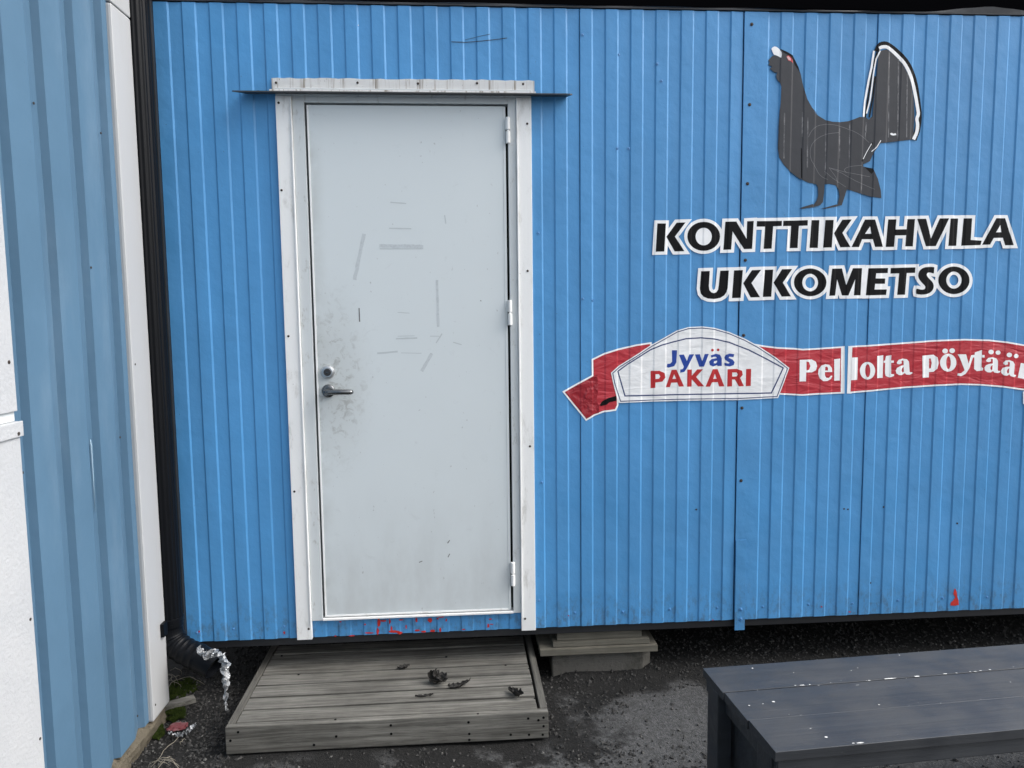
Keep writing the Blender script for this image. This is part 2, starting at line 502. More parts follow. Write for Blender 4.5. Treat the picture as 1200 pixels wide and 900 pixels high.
# ---------------------------------------------------------------- ground
def axis(dense0, dense1, step, far):
    a = []
    v = dense0
    while v <= dense1 + 1e-6:
        a.append(v); v += step
    s, v = step, dense1
    while v < far:
        s *= 1.6; v += s; a.append(v)
    s, v = step, dense0
    while v > -far:
        s *= 1.6; v -= s; a.insert(0, v)
    return a
gx, gy = axis(-2.0, 3.2, 0.03, 300), axis(-1.7, 1.2, 0.03, 300)
def ground_h(x, y):
    h = 0.006*mnoise.noise((x*2.1, y*2.1, 0.3)) + 0.0035*mnoise.noise((x*9, y*9, 5.1)) + 0.002*mnoise.noise((x*26, y*26, 9.1))
    t = max(0.0, min(1.0, (y + 0.07)/0.11)); t = t*t*(3-2*t)
    tx = max(0.0, min(1.0, (x - 0.34)/0.10))
    h += 0.034*t*tx
    return h*(1 if abs(x) < 6 and abs(y) < 6 else 0) - 0.006
bm = bmesh.new()
gv = [[bm.verts.new((x, y, ground_h(x, y))) for x in gx] for y in gy]
for j in range(len(gy)-1):
    for i in range(len(gx)-1):
        bm.faces.new((gv[j][i], gv[j][i+1], gv[j+1][i+1], gv[j+1][i]))
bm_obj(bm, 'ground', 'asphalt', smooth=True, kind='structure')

# ---------------------------------------------------------------- container
cont = thing('container', 'bright blue ribbed steel container building with a white door and vinyl lettering', 'building')
# core body behind the cladding
core_z0 = Z_BOT - 0.005
box('floor_frame', (X_L - 0.03, 0.085, Z_BOT - 0.038), (X_R, 2.4, Z_BOT - 0.012), 'rail', cont, bev=0)
box('inner_box', (X_L - 0.025, 0.090, Z_BOT - 0.010), (X_R, 2.38, Z_TOP + 0.02), 'rail', cont, bev=0)

# door opening
OX0, OZ1 = wxz(344, 400)[0] - 0.01, wxz(480, 118)[1]
OX1 = wxz(609, 400)[0] + 0.01
OZ0 = wxz(490, 719.5)[1] - 0.004
def sheet(name, xa, xb, hole=None, parent=cont):
    xs = sorted(set([xa, xb] + [q[0] for q in BREAKS if xa + 1e-5 < q[0] < xb - 1e-5] +
                    ([hole[0], hole[1]] if hole else [])))
    zs = [Z_BOT, Z_TOP] if not hole else [Z_BOT, hole[2], hole[3], Z_TOP]
    nz = []
    for a, b in zip(zs, zs[1:]):
        n = max(1, int((b-a)/0.12))
        nz += [a + (b-a)*i/n for i in range(n)]
    nz.append(zs[-1])
    bm = bmesh.new()
    def yy(x, z):
        w = 0.0016*mnoise.noise((x*2.2, z*0.9, 3.7)) + 0.0008*mnoise.noise((x*7, z*3, 1.7))
        return prof(x) + w
    g = {}
    for i, x in enumerate(xs):
        for j, z in enumerate(nz):
            g[i, j] = bm.verts.new((x, yy(min(max(x, xa+1e-4), xb-1e-4), z), z))
    for i in range(len(xs)-1):
        for j in range(len(nz)-1):
            if hole and hole[0] - 1e-6 <= xs[i] and xs[i+1] <= hole[1] + 1e-6 and hole[2] - 1e-6 <= nz[j] and nz[j+1] <= hole[3] + 1e-6:
                continue
            bm.faces.new((g[i, j], g[i+1, j], g[i+1, j+1], g[i, j+1]))
    bmesh.ops.delete(bm, geom=[v for v in bm.verts if not v.link_faces], context='VERTS')
    # sheet thickness: fold the rim back
    rim = [e for e in bm.edges if e.is_boundary]
    r = bmesh.ops.extrude_edge_only(bm, edges=rim)
    for v in [q for q in r['geom'] if isinstance(q, bmesh.types.BMVert)]:
        v.co.y += 0.012
    return bm_obj(bm, name, 'blue', parent)
s1 = sheet('wall_sheet', X_L, X_S1 - 0.001, (OX0, OX1, OZ0, OZ1))
s2 = sheet('wall_sheet', X_S1 + 0.0012, X_S2 - 0.004)
s3 = sheet('wall_sheet', X_S2 + 0.001, X_S3 - 0.0015)
s4 = sheet('wall_sheet', X_S3 + 0.0015, X_R)
# dark backing directly behind the seams so joints read as deep gaps
box('backing', (X_L - 0.02, 0.016, Z_BOT - 0.002), (OX0 - 0.012, 0.086, Z_TOP), 'gasket', cont, bev=0)
box('backing', (OX1 + 0.012, 0.016, Z_BOT - 0.002), (X_R, 0.086, Z_TOP), 'gasket', cont, bev=0)
# strip that laps below the second seam
box('cover_strip', (X_S2 + 0.002, -DEPTH - 0.0045, Z_BOT - 0.045), (X_S2 + 0.046, -DEPTH - 0.0025, Z_BOT + 0.35), 'blue', cont, bev=0.0006)
# rails, corner, roof edge
box('bottom_rail', (X_L - 0.035, 0.012, Z_BOT - 0.036), (X_R, 0.083, Z_BOT - 0.003), 'rail', cont, bev=0.003)
XP = wxz(172, 5)[0]
box('corner_post', (X_L - 0.042, -0.022, Z_BOT - 0.05), (X_L - 0.001, 0.084, Z_TOP + 0.03), 'post', cont, bev=0.004)
bm = bmesh.new()
keys = [(150, -3), (300, -0.5), (540, 3), (700, 6.5), (860, 9), (940, 11.5), (1000, 13.2), (1090, 13.2), (1135, 9.5), (1160, 8), (1185, 10.5), (1215, 14), (1300, 14.5), (1500, 16), (1750, 22)]
def ktop(px):
    for (a, ya), (b, yb) in zip(keys, keys[1:]):
        if a <= px <= b:
            t = (px-a)/(b-a); t = t*t*(3-2*t)
            return ya + (yb-ya)*t
    return keys[-1][1]
prev = None
for i in range(140):
    px = 152 + i*11.0
    xx, zt = wxz(px, ktop(px), -0.01)
    if xx > X_R: break
    ring = [bm.verts.new(q) for q in ((xx, 0.004, Z_TOP + 0.004), (xx, -0.006, Z_TOP + 0.004), (xx, -0.007, Z_TOP + 0.009),
                                      (xx, -0.010 - 0.003*math.sin(px*0.05), zt), (xx, 0.06, zt + 0.003))]
    if prev:
        for a, b in zip(range(4), range(1, 5)):
            bm.faces.new((prev[a], prev[b], ring[b], ring[a]))
    prev = ring
bm_obj(bm, 'roof_flashing', 'dflash', cont, smooth=False)
box('roof_edge', (X_L - 0.045, 0.02, Z_TOP + 0.022), (X_R, 2.4, Z_TOP + 0.42), 'black', cont, bev=0.004)

# screws
bm = bmesh.new()
bmesh.ops.create_uvsphere(bm, u_segments=10, v_segments=6, radius=0.0055)
bmesh.ops.scale(bm, verts=bm.verts, vec=(1, 0.55, 1))
tube_bm(bm, [(0, 0.004, 0), (0, -0.0006, 0)], 0.0085, 10)
screw_me = bpy.data.meshes.new('screw'); bm.to_mesh(screw_me); bm.free()
screw_me.materials.append(M['bscrew'])
screw_dk = screw_me.copy(); screw_dk.materials.clear(); screw_dk.materials.append(M['screwdark'])
def screw(px, py, parent, dark=False, y=None, s=1.0):
    x, z = wxz(px, py, y if y is not None else 0)
    yy = prof(x) if y is None else y
    o = link('screw', screw_dk if dark else screw_me, None, parent)
    o.location = (x, yy - 0.001, z); o.scale = (s, s, s)
def sheet_of(px): return s1 if px < 680 else s2 if px < 861 else s3 if px < 1007 else s4
for px, py in [(273.7, 737), (333, 734), (231, 741), (674, 718), (840.5, 712), (894, 711), (947.5, 708.5), (999, 707),
               (1052.5, 703.5), (1104.5, 701), (1156.5, 699.5), (730, 717), (785, 714),
               (682.5, 41), (723, 174), (737, 174), (770, 75), (775, 95), (631, 273), (635, 565), (632, 703),
               (683, 350), (694, 352), (725, 64)]:
    screw(px, py, sheet_of(px), s=0.75)
for px, py in [(880.5, 29), (878, 123), (875.5, 215.5), (873, 305), (871, 393), (869, 478), (868, 563), (868, 645.5)]:
    screw(px, py, s3, dark=py < 600, s=0.8)
strip = s3
for px, py in [(868.3, 714), (868.3, 725.5)]:
    x, z = wxz(px, py, -DEPTH - 0.0045)
    o = link('screw', screw_me, None, s3); o.location = (x, -DEPTH - 0.0055, z)
for px, py in [(1035.5, 594), (1121, 613), (988.5, 596), (993, 596.5), (1020, 683), (816, 597)]:
    screw(px, py, sheet_of(px), dark=True, s=0.45)

# ---------------------------------------------------------------- flat shapes that lie on the ribbed wall
def tess(outline, holes=()):
    polys = [[Vector((p[0], p[1], 0)) for p in outline]] + [[Vector((p[0], p[1], 0)) for p in h] for h in holes]
    tris = tessellate_polygon(polys)
    flat = [p for pl in polys for p in pl]
    return flat, tris
def cdt_union(polys):
    """one clean triangulation of the union of simple polygons (2D)"""
    verts, faces = [], []
    for pl in polys:
        a = sum(p[0]*q[1] - q[0]*p[1] for p, q in zip(pl, pl[1:] + pl[:1]))
        if abs(a) < 1e-9: continue
        if a < 0: pl = pl[::-1]
        b = len(verts)
        verts += [Vector((p[0], p[1])) for p in pl]
        faces.append(list(range(b, b+len(pl))))
    r = delaunay_2d_cdt(verts, [], faces, 0, 1e-6)
    return r[0], [f for f, src in zip(r[2], r[5]) if src]
def grow(loops, w):
    """edge quads and corner pieces of all loops, w wide to both sides"""
    out = []
    for lp in loops:
        n = len(lp)
        for i in range(n):
            a, b, c = Vector(lp[i-1]).to_2d(), Vector(lp[i]).to_2d(), Vector(lp[(i+1) % n]).to_2d()
            d1, d2 = (b-a), (c-b)
            if d1.length < 1e-6 or d2.length < 1e-6: continue
            d1.normalize(); d2.normalize()
            n1, n2 = Vector((-d1.y, d1.x))*w, Vector((-d2.y, d2.x))*w
            out.append([tuple(b+n2), tuple(c+n2), tuple(c-n2), tuple(b-n2)])
            for s in (1, -1):
                p, q = b + n1*s, b + n2*s
                m = (n1+n2)
                if m.length < 1e-6: continue
                m = m.normalized()
                den = max(0.45, m.dot(n1)/w)
                tip = b + m*s*(w/den)
                cr = d1.x*d2.y - d1.y*d2.x
                if abs(cr) > 0.02 and (cr < 0) == (s > 0):
                    out.append([tuple(b), tuple(p), tuple(tip), tuple(q)])
    return out
def on_wall(verts2, faces, off, name, mat, parent, surf=None, extra=True):
    """2D px verts -> wall coordinates, cut along the rib edges, laid on the sheet"""
    bm = bmesh.new()
    vv = []
    for v in verts2:
        x, z = wxz(v[0], v[1])
        vv.append(bm.verts.new((x, 0, z)))
    for f in faces:
        try: bm.faces.new([vv[i] for i in f])
        except ValueError: pass
    if not bm.faces:
        bm.free(); return None
    xs = [v.co.x for v in bm.verts]
    lo, hi = min(xs), max(xs)
    for bx, _ in BREAKS:
        if lo < bx < hi:
            bmesh.ops.bisect_plane(bm, geom=list(bm.verts)+list(bm.edges)+list(bm.faces), dist=1e-7,
                                   plane_co=(bx, 0, 0), plane_no=(1, 0, 0))
    for v in bm.verts:
        w = 0.0016*mnoise.noise((v.co.x*2.2, v.co.z*0.9, 3.7)) + 0.0008*mnoise.noise((v.co.x*7, v.co.z*3, 1.7))
        v.co.y = -DEPTH + (prof(v.co.x) + DEPTH)*0.40 + w - 0.0011 - off
    for f in bm.faces:
        f.normal_update()
        if f.normal.y > 0: f.normal_flip()
    me = bpy.data.meshes.new(name)
    bm.to_mesh(me); bm.free()
    return link(name, me, mat, parent)
def shape(outline, holes=()):
    return {'o': outline, 'h': list(holes)}
def lay(sh, off, name, mat, parent):
    v, t = tess(sh['o'], sh['h'])
    return on_wall(v, t, off, name, mat, parent)
def backing(shapes, w, off, name, mat, parent, fill_extra=()):
    polys = []
    for sh in shapes:
        v, t = tess(sh['o'], sh['h'])
        polys += [[tuple(v[i].to_2d()) for i in tr] for tr in t]
        polys += grow([sh['o']] + sh['h'], w)
    polys += list(fill_extra)
    v, f = cdt_union(polys)
    return on_wall(v, f, off, name, mat, parent)
def stroke(pts, w, off, name, mat, parent, closed=False):
    polys = []
    n = len(pts)
    seq = list(range(n)) if closed else list(range(n-1))
    for i in seq:
        a, b = Vector(pts[i]), Vector(pts[(i+1) % n])
        d = (b-a)
        if d.length < 1e-6: continue
        d.normalize(); nn = Vector((-d.y, d.x))*w/2
        a2, b2 = a - d*w*0.3, b + d*w*0.3
        if not closed and i == 0: a2 = a
        if not closed and i == n-2: b2 = b
        polys.append([tuple(a2+nn), tuple(b2+nn), tuple(b2-nn), tuple(a2-nn)])
    v, f = cdt_union(polys)
    return on_wall(v, f, off, name, mat, parent)
def ell(cx, cy, rx, ry, n=36):
    return [(cx + rx*math.cos(2*math.pi*i/n), cy + ry*math.sin(2*math.pi*i/n)) for i in range(n)]
def cv(pts, x0, y0, s): return [(x0 + p[0]/s, y0 + p[1]/s) for p in pts]
def smooth_open(pts, it=2):
    for _ in range(it):
        q = [pts[0]]
        for a, b in zip(pts, pts[1:]):
            q += [(a[0]*.75+b[0]*.25, a[1]*.75+b[1]*.25), (a[0]*.25+b[0]*.75, a[1]*.25+b[1]*.75)]
        q.append(pts[-1]); pts = q
    return pts
def smooth_closed(pts, it=2):
    for _ in range(it):
        q = []
        for a, b in zip(pts, pts[1:] + pts[:1]):
            q += [(a[0]*.75+b[0]*.25, a[1]*.75+b[1]*.25), (a[0]*.25+b[0]*.75, a[1]*.25+b[1]*.75)]
        pts = q
    return pts

# red paint scars on the container sheets
def chips(lst, mat, parent, name='paint_chip', off=0.0001):
    for (px, py, w, h) in lst:
        n = random.randint(6, 9)
        pts = [(px + w*math.cos(2*math.pi*i/n)*random.uniform(.5, 1), py + h*math.sin(2*math.pi*i/n)*random.uniform(.5, 1)) for i in range(n)]
        lay(shape(pts), off, name, mat, parent)
lay(shape([(1117.8, 689), (1119.2, 690), (1120.5, 694), (1121, 699), (1122.5, 703), (1123, 709), (1121, 708.5), (1119, 709.5),
           (1113, 709), (1113.5, 705.5), (1116.5, 703), (1118.5, 699.5), (1116.5, 696), (1116.8, 693)]), 0.0001, 'paint_chip', 'red', s4)
lst = [(444, 729, 1.6, 6), (443, 739, 1.4, 5), (449, 727, 4, 1.2), (457, 728, 1.3, 3), (462, 739.5, 6, 1.6), (468, 741, 3, 1.8),
       (459, 736, 1, 3), (488, 726, 1.8, 2.6), (489, 738, 3.5, 1.2), (497, 739.5, 3, 1.2), (504, 726.5, 2.6, 2.4), (513, 724.5, 1.6, 1.4), (507, 739, 3, 1.6),
       (516, 737.5, 1.2, 2.8), (428, 731, 1, 1.2), (433, 741, 5, .8), (517, 722.5, 4, .8), (572, 733, 1.2, 2.6), (575, 725, 2, .7), (576, 731, 2.5, .6),
       (413, 744.5, 4, .8), (476, 734, .8, 2), (543, 737, 2, .7), (523, 726, 1, 1.6), (393, 745, 1.6, .8), (470, 726, 2.6, .8), (399, 728, 1.5, .7)]
chips([(a_, b_, c_*1.35, d_*1.35) for a_, b_, c_, d_ in lst], 'red', s1)
chips([(234, 739.5, 1.2, 1.6), (333.5, 741, 1.6, 2.2), (666, 721, .9, 1), (962, 710.5, 1.2, 1), (995, 716.5, 1.8, .8), (835, 726, .9, 1.3)], 'red', s1)
chips([(420, 30, .7, .9)], 'chip', s1)
# long scratches dented into the sheet above the door
stroke([(529, 49.5), (545, 50), (565, 48.5), (594, 45)], 0.8, 0.0002, 'scratch', 'rail', s1)
stroke([(545, 47), (560, 43.5), (574, 40.5)], 0.5, 0.0002, 'scratch', 'rail', s1)

# ---------------------------------------------------------------- door and frame (parts of the container)
YT, YJ, YD = -0.020, -0.013, -0.008       # faces of trim, jamb, leaf
zt_top = wxz(330, 112, YT)[1]
TX0, TX1 = wxz(335, 430, YT)[0], wxz(353.5, 430, YT)[0]
TX2, TX3 = wxz(608, 430, YT)[0], wxz(625.3, 430, YT)[0]
LX0, LX1 = wxz(370.2, 430, YD)[0], wxz(595.8, 430, YD)[0]
LZ1, LZ0 = wxz(480, 123.5, YD)[1], wxz(490, 719, YD)[1]
frame = box('door_frame', (TX1 + 0.0006, YJ, LZ0 - 0.012), (LX0 - 0.0078, 0.085, LZ1 + 0.03), 'jamb', cont, bev=0.0015)
for (a, b) in ((TX0, TX1), (TX2, TX3)):
    bm = bmesh.new()
    add_box(bm, (a, YT + 0.002, Z_BOT - 0.004), (b, 0.02, zt_top), 0.002)
    e = 0.005
    o = bm_obj(bm, 'frame_trim', 'white', frame)
# raised inner beads that catch the light
box('trim_bead', (TX1 - 0.006, YT - 0.003, LZ0 - 0.03), (TX1 - 0.0005, YT + 0.0015, zt_top - 0.003), 'white', frame, bev=0.0015)
box('trim_bead', (TX2 + 0.0005, YT - 0.003, LZ0 - 0.03), (TX2 + 0.006, YT + 0.0015, zt_top - 0.003), 'white', frame, bev=0.0015)
box('jamb', (LX1 + 0.009, YJ, LZ0 - 0.012), (TX2 - 0.0006, 0.085, LZ1 + 0.03), 'jamb', frame, bev=0.0015)
box('head_jamb', (LX0 - 0.0076, YJ + 0.0004, LZ1 + 0.007), (LX1 + 0.0088, 0.085, LZ1 + 0.03), 'jamb', frame, bev=0.0015)
box('lintel_board', (TX0 + 0.001, YT + 0.004, LZ1 + 0.0305), (TX3 - 0.001, 0.015, zt_top + 0.03), 'jamb', frame, bev=0.001)
box('threshold', (LX0 - 0.0076, YJ - 0.006, LZ0 - 0.011), (LX1 + 0.0088, 0.085, LZ0 - 0.0035), 'white', frame, bev=0.001)
box('rebate', (LX0 - 0.02, 0.030, LZ0 - 0.02), (LX1 + 0.02, 0.086, LZ1 + 0.02), 'gasket', frame, bev=0)
for px, py, w in [(338, 394, YT), (345, 576, YT), (361.8, 737, YT), (326.5, 120.5, YT), (330, 223, YT), (617.8, 145, YT), (618.3, 317.5, YT), (621, 523, YT), (615.3, 725, YT)]:
    screw(px, py, frame, dark=True, y=YT + 0.002, s=0.55)

door = box('door', (LX0, YD, LZ0), (LX1, 0.026, LZ1), 'door', cont, bev=0.003)
box('edge_fold', (LX0 + 0.0005, YD - 0.0018, LZ0 + 0.001), (LX0 + 0.007, YD + 0.001, LZ1 - 0.001), 'white', door, bev=0.0006)
box('edge_fold', (LX1 - 0.011, YD - 0.0014, LZ0 + 0.001), (LX1 - 0.0085, YD + 0.001, LZ1 - 0.001), 'jamb', door, bev=0.0005)
box('edge_fold', (LX0 + 0.008, YD - 0.0018, LZ0 + 0.001), (LX1 - 0.012, YD + 0.001, LZ0 + 0.008), 'white', door, bev=0.0006)
for py in (152.5, 366.5, 673):
    px = 594.6 + (py-152)*0.0115
    hx, hz = wxz(px+0.6, py, -0.02)
    h = bpy.data.objects.new('hinge', None)
    bm = bmesh.new()
    tube_bm(bm, [(hx, -0.018, hz - 0.050), (hx, -0.018, hz - 0.048), (hx, -0.018, hz - 0.004), (hx, -0.018, hz - 0.003)], [0.007, 0.0085, 0.0085, 0.007], 12)
    tube_bm(bm, [(hx, -0.018, hz + 0.003), (hx, -0.018, hz + 0.004), (hx, -0.018, hz + 0.048), (hx, -0.018, hz + 0.050)], [0.007, 0.0085, 0.0085, 0.007], 12)
    tube_bm(bm, [(hx, -0.018, hz - 0.006), (hx, -0.018, hz + 0.006)], 0.0045, 8)
    add_box(bm, (hx - 0.004, -0.016, hz - 0.046), (hx + 0.010, -0.010, hz - 0.005))
    add_box(bm, (hx - 0.010, -0.016, hz + 0.005), (hx + 0.004, -0.006, hz + 0.046))
    bm_obj(bm, 'hinge', 'white', door, smooth=False)
# lock rosette
lx, lz = wxz(384.3, 436, YD)
bm = bmesh.new()
tube_bm(bm, [(lx, YD, lz), (lx, YD - 0.006, lz), (lx, YD - 0.011, lz), (lx, YD - 0.013, lz), (lx, YD - 0.013, lz)], [0.027, 0.027, 0.024, 0.019, 0.015], 28)
M['silver'] = Mat('brushed_silver', (0.55, 0.56, 0.57, 1), 0.3, 0.9).m
lock = bm_obj(bm, 'lock', 'silver', door, smooth=False)
bm = bmesh.new()
tube_bm(bm, [(lx, YD - 0.011, lz), (lx, YD - 0.017, lz), (lx, YD - 0.018, lz)], [0.0145, 0.0145, 0.0125], 20)
cyl = bm_obj(bm, 'lock_cylinder', 'rail', door)
box('keyhole', (lx - 0.0055, YD - 0.0192, lz - 0.0022), (lx + 0.0055, YD - 0.0175, lz + 0.0022), 'chrome', door, bev=0.0004)
# lever handle
hx, hz = wxz(385, 458, YD)
bm = bmesh.new()
tube_bm(bm, [(hx, YD, hz), (hx, YD - 0.006, hz), (hx, YD - 0.009, hz), (hx, YD - 0.010, hz)], [0.026, 0.026, 0.023, 0.015], 28)
tube_bm(bm, [(hx, YD - 0.005, hz), (hx, YD - 0.040, hz), (hx, YD - 0.044, hz)], [0.0115, 0.0110, 0.009], 16)
hend = wxz(413.5, 459, -0.05)[0]
L = hend - hx
lev = [(hx - 0.008, YD - 0.046, hz), (hx + 0.01, YD - 0.047, hz), (hx + L*0.5, YD - 0.049, hz - 0.001), (hx + L*0.92, YD - 0.049, hz - 0.002), (hx + L, YD - 0.045, hz - 0.002)]
n0 = len(bm.verts)
tube_bm(bm, lev, [0.0085, 0.011, 0.0105, 0.010, 0.007], 14)
bm_obj(bm, 'handle', 'chrome', door, smooth=True)
# tape marks and scuffs on the leaf
def on_door(pts, off, name, mat):
    v, t = tess(pts)
    bm = bmesh.new()
    vv = [bm.verts.new((wxz(p[0], p[1], YD)[0], YD - 0.0003 - off, wxz(p[0], p[1], YD)[1])) for p in v]
    for f in t: bm.faces.new([vv[i] for i in f])
    for f in bm.faces:
        f.normal_update()
        if f.normal.y > 0: f.normal_flip()
    me = bpy.data.meshes.new(name); bm.to_mesh(me); bm.free()
    return link(name, me, mat, door)
def bar(x0, y0, x1, y1, w):
    d = Vector((x1-x0, y1-y0)).normalized(); n_ = Vector((-d.y, d.x))*w/2
    k_ = max(2, int(Vector((x1-x0, y1-y0)).length/4))
    top = [(x0 + (x1-x0)*i/k_ + n_.x*random.uniform(.7, 1.1), y0 + (y1-y0)*i/k_ + n_.y*random.uniform(.7, 1.1)) for i in range(k_+1)]
    bot = [(x0 + (x1-x0)*i/k_ - n_.x*random.uniform(.7, 1.1), y0 + (y1-y0)*i/k_ - n_.y*random.uniform(.7, 1.1)) for i in range(k_+1)]
    return top + bot[::-1]
k = Mat('faint_tape_residue', (0.50, 0.54, 0.56, 1), 0.6)
k.mix(k.ramp(k.noise(90, 4, 0.7), 0.45, 0.65, 0, 0.6), (0.40, 0.43, 0.45, 1))
M['tape'] = k.m
for a in [(426.5, 274, 415.5, 328, 4.5), (444.5, 288, 496, 289, 4.5), (512, 328, 513.5, 383, 3.2), (506, 414, 494, 435, 4)]:
    on_door(bar(*a), 0, 'tape_residue', 'tape')
for a in [(457.5, 237, 476, 238.5, 1.3), (456, 267.5, 482, 268, 1.5), (470, 413.5, 494, 414, .8), (442, 414, 466, 412, 2.2), (464, 397, 489, 396, 1.8),
          (466, 394, 486, 393.5, .8), (504, 394, 515, 394, 1), (511, 402, 518, 391, 1.6), (531, 401, 541, 404, 1.2), (445, 291.5, 496, 291.5, 0.9), (466, 366, 480, 367, 1), (521, 252, 522.5, 262, 1.4)]:
    on_door(bar(*a), 0.0001, 'tape_residue', 'residue')
for a in [(420.8, 361, 421.5, 377, 1.5), (523, 652, 526, 633.5, .0)]:
    if a[4]: on_door(bar(*a), 0.0001, 'scuff_mark', 'scuff')
for a in [(525, 653, 527, 649, 1), (524.5, 636.5, 527, 633, 1.2), (491, 659, 495, 657.5, 1), (563, 352, 564, 353, 1.2)]:
    on_door(bar(*a), 0.0001, 'scuff_mark', 'scuff')

# door canopy: white drip flashing over a dark sheet
can = thing('tmp', None, None); bpy.data.objects.remove(can)
zc_top = wxz(470, 93, -0.006)[1]
zc_bot = wxz(470, 108.3, -0.052)[1]
cx0, cx1 = wxz(317, 100, -0.03)[0], wxz(627, 100, -0.03)[0]
bm = bmesh.new()
prof_c = [(0.004, zc_top - 0.001), (-0.0085, zc_top), (-0.0095, zc_bot + 0.016), (-0.052, zc_bot + 0.008), (-0.053, zc_bot)]
prev = None
N = 44
for i in range(N+1):
    x = cx0 + (cx1-cx0)*i/N
    ring = [bm.verts.new((x, q[0], q[1] + (random.uniform(-0.0018, 0.002) if q_i == 1 else 0) + 0.0008*mnoise.noise((x*6, q_i, 0)))) for q_i, q in enumerate(prof_c)]
    if prev:
        for a in range(4): bm.faces.new((prev[a], prev[a+1], ring[a+1], ring[a]))
    prev = ring
r = bmesh.ops.solidify(bm, geom=list(bm.faces), thickness=0.0012)
canopy = bm_obj(bm, 'door_canopy', 'flash', cont)
for px, py in [(323.5, 97), (419, 97), (489.8, 98), (559, 97.5), (613, 98.5)]:
    screw(px, py, canopy, dark=True, y=-0.0092, s=0.55)
# dark sheet below, wider than the flashing
dx0, dx1 = wxz(274, 108, -0.04)[0], wxz(668, 110, -0.04)[0]
bm = bmesh.new()
pts = [(dx0, -0.064), (dx0 + 0.006, -0.066), (dx1 - 0.004, -0.066), (dx1 + 0.006, -0.060), (dx1 - 0.006, 0.004), (dx0 + 0.045, 0.004)]
zc = zc_bot - 0.0015
lo = [bm.verts.new((p[0], p[1], zc - 0.0045 + (0.010 if p[1] > -0.01 else 0))) for p in pts]
hi = [bm.verts.new((p[0], p[1], zc - 0.0005 + (0.010 if p[1] > -0.01 else 0))) for p in pts]
bm.faces.new(lo[::-1]); bm.faces.new(hi)
for i in range(6): bm.faces.new((lo[i], lo[(i+1) % 6], hi[(i+1) % 6], hi[i]))
bm_obj(bm, 'canopy_sheet', 'canopy', canopy)
for xa, xb in ((dx0 + 0.03, cx0 - 0.004), (cx1 + 0.004, dx1 - 0.012)):
    bm = bmesh.new(); prev = None
    for i in range(13):
        x = xa + (xb-xa)*i/12
        h_ = 0.007 + random.uniform(-0.002, 0.0025)
        ring = [bm.verts.new(q) for q in ((x, -0.022, zc + 0.004), (x, -0.020, zc + 0.004 + h_), (x, 0.0, zc + 0.006 + h_*1.2), (x, 0.004, zc + 0.007))]
        if prev:
            for a in range(3): bm.faces.new((prev[a], prev[a+1], ring[a+1], ring[a]))
        prev = ring
    bm_obj(bm, 'sealant_bead', 'rail', canopy)

# ---------------------------------------------------------------- lettering
ZA = lambda p: cv(p, 760, 240, 7.5)
ZB = lambda p: cv(p, 900, 240, 7.5)
ZC = lambda p: cv(p, 1050, 240, 7.5)
def word(letters, w, label, extra=()):
    t = thing('wall_lettering', label, 'lettering')
    shapes = [s for _, ss in letters for s in ss]
    backing(shapes, w, 0.0002, 'backing', 'vwhite', t, extra)
    for _, ss in letters:
        for s in ss: lay(s, 0.0005, 'letter', 'vblack', t)
    return t
W1 = [
 ('K', [shape(ZA([(75, 165), (150, 165), (136, 411), (60, 413)])), shape(ZA([(245, 158), (322, 156), (230, 280), (312, 408), (228, 410), (155, 282)]))]),
 ('O', [shape(ZA(ell(482, 278, 144, 127)), [ZA(ell(482, 280, 71, 77))])]),
 ('N', [shape(ZA([(672, 150), (768, 148), (857, 300), (862, 146), (920, 143), (906, 388), (835, 390), (735, 235), (722, 394), (655, 396)]))]),
 ('T', [shape(ZA([(948, 145), (1168, 142), (1165, 187), (1092, 190), (1078, 386), (1007, 388), (1020, 193), (945, 193)]))]),
 ('T', [shape(ZB([(130, 142), (345, 136), (343, 183), (268, 186), (256, 380), (187, 381), (200, 187), (128, 188)]))]),
 ('I', [shape(ZB([(378, 136), (448, 135), (434, 379), (360, 380)]))]),
 ('K', [shape(ZB([(500, 135), (572, 134), (555, 375), (480, 377)])), shape(ZB([(650, 132), (730, 130), (650, 248), (718, 372), (632, 374), (575, 252)]))]),
 ('A', [shape(ZB([(848, 131), (935, 131), (1005, 370), (935, 371), (915, 303), (822, 303), (795, 372), (728, 372)]), [ZB([(893, 190), (903, 255), (848, 256)])])]),
 ('H', [shape(ZC([(-73, 130), (-3, 129), (-10, 218), (87, 216), (95, 127), (162, 126), (143, 366), (75, 366), (83, 268), (-14, 270), (-22, 370), (-95, 371)]))]),
 ('V', [shape(ZC([(182, 125), (258, 124), (302, 298), (380, 121), (460, 120), (345, 363), (256, 365)]))]),
 ('I', [shape(ZC([(473, 122), (541, 121), (524, 361), (453, 362)]))]),
 ('L', [shape(ZC([(590, 120), (662, 120), (650, 310), (748, 316), (738, 354), (568, 360)]))]),
 ('A', [shape(ZC([(875, 119), (955, 119), (1028, 355), (955, 356), (935, 290), (852, 292), (820, 350), (752, 352)]), [ZC([(912, 178), (922, 242), (872, 243)])])]),
]
word(W1, 3.7, 'upper word of bold black capitals with white outline on the blue wall', [ZA(ell(482, 280, 60, 66))])
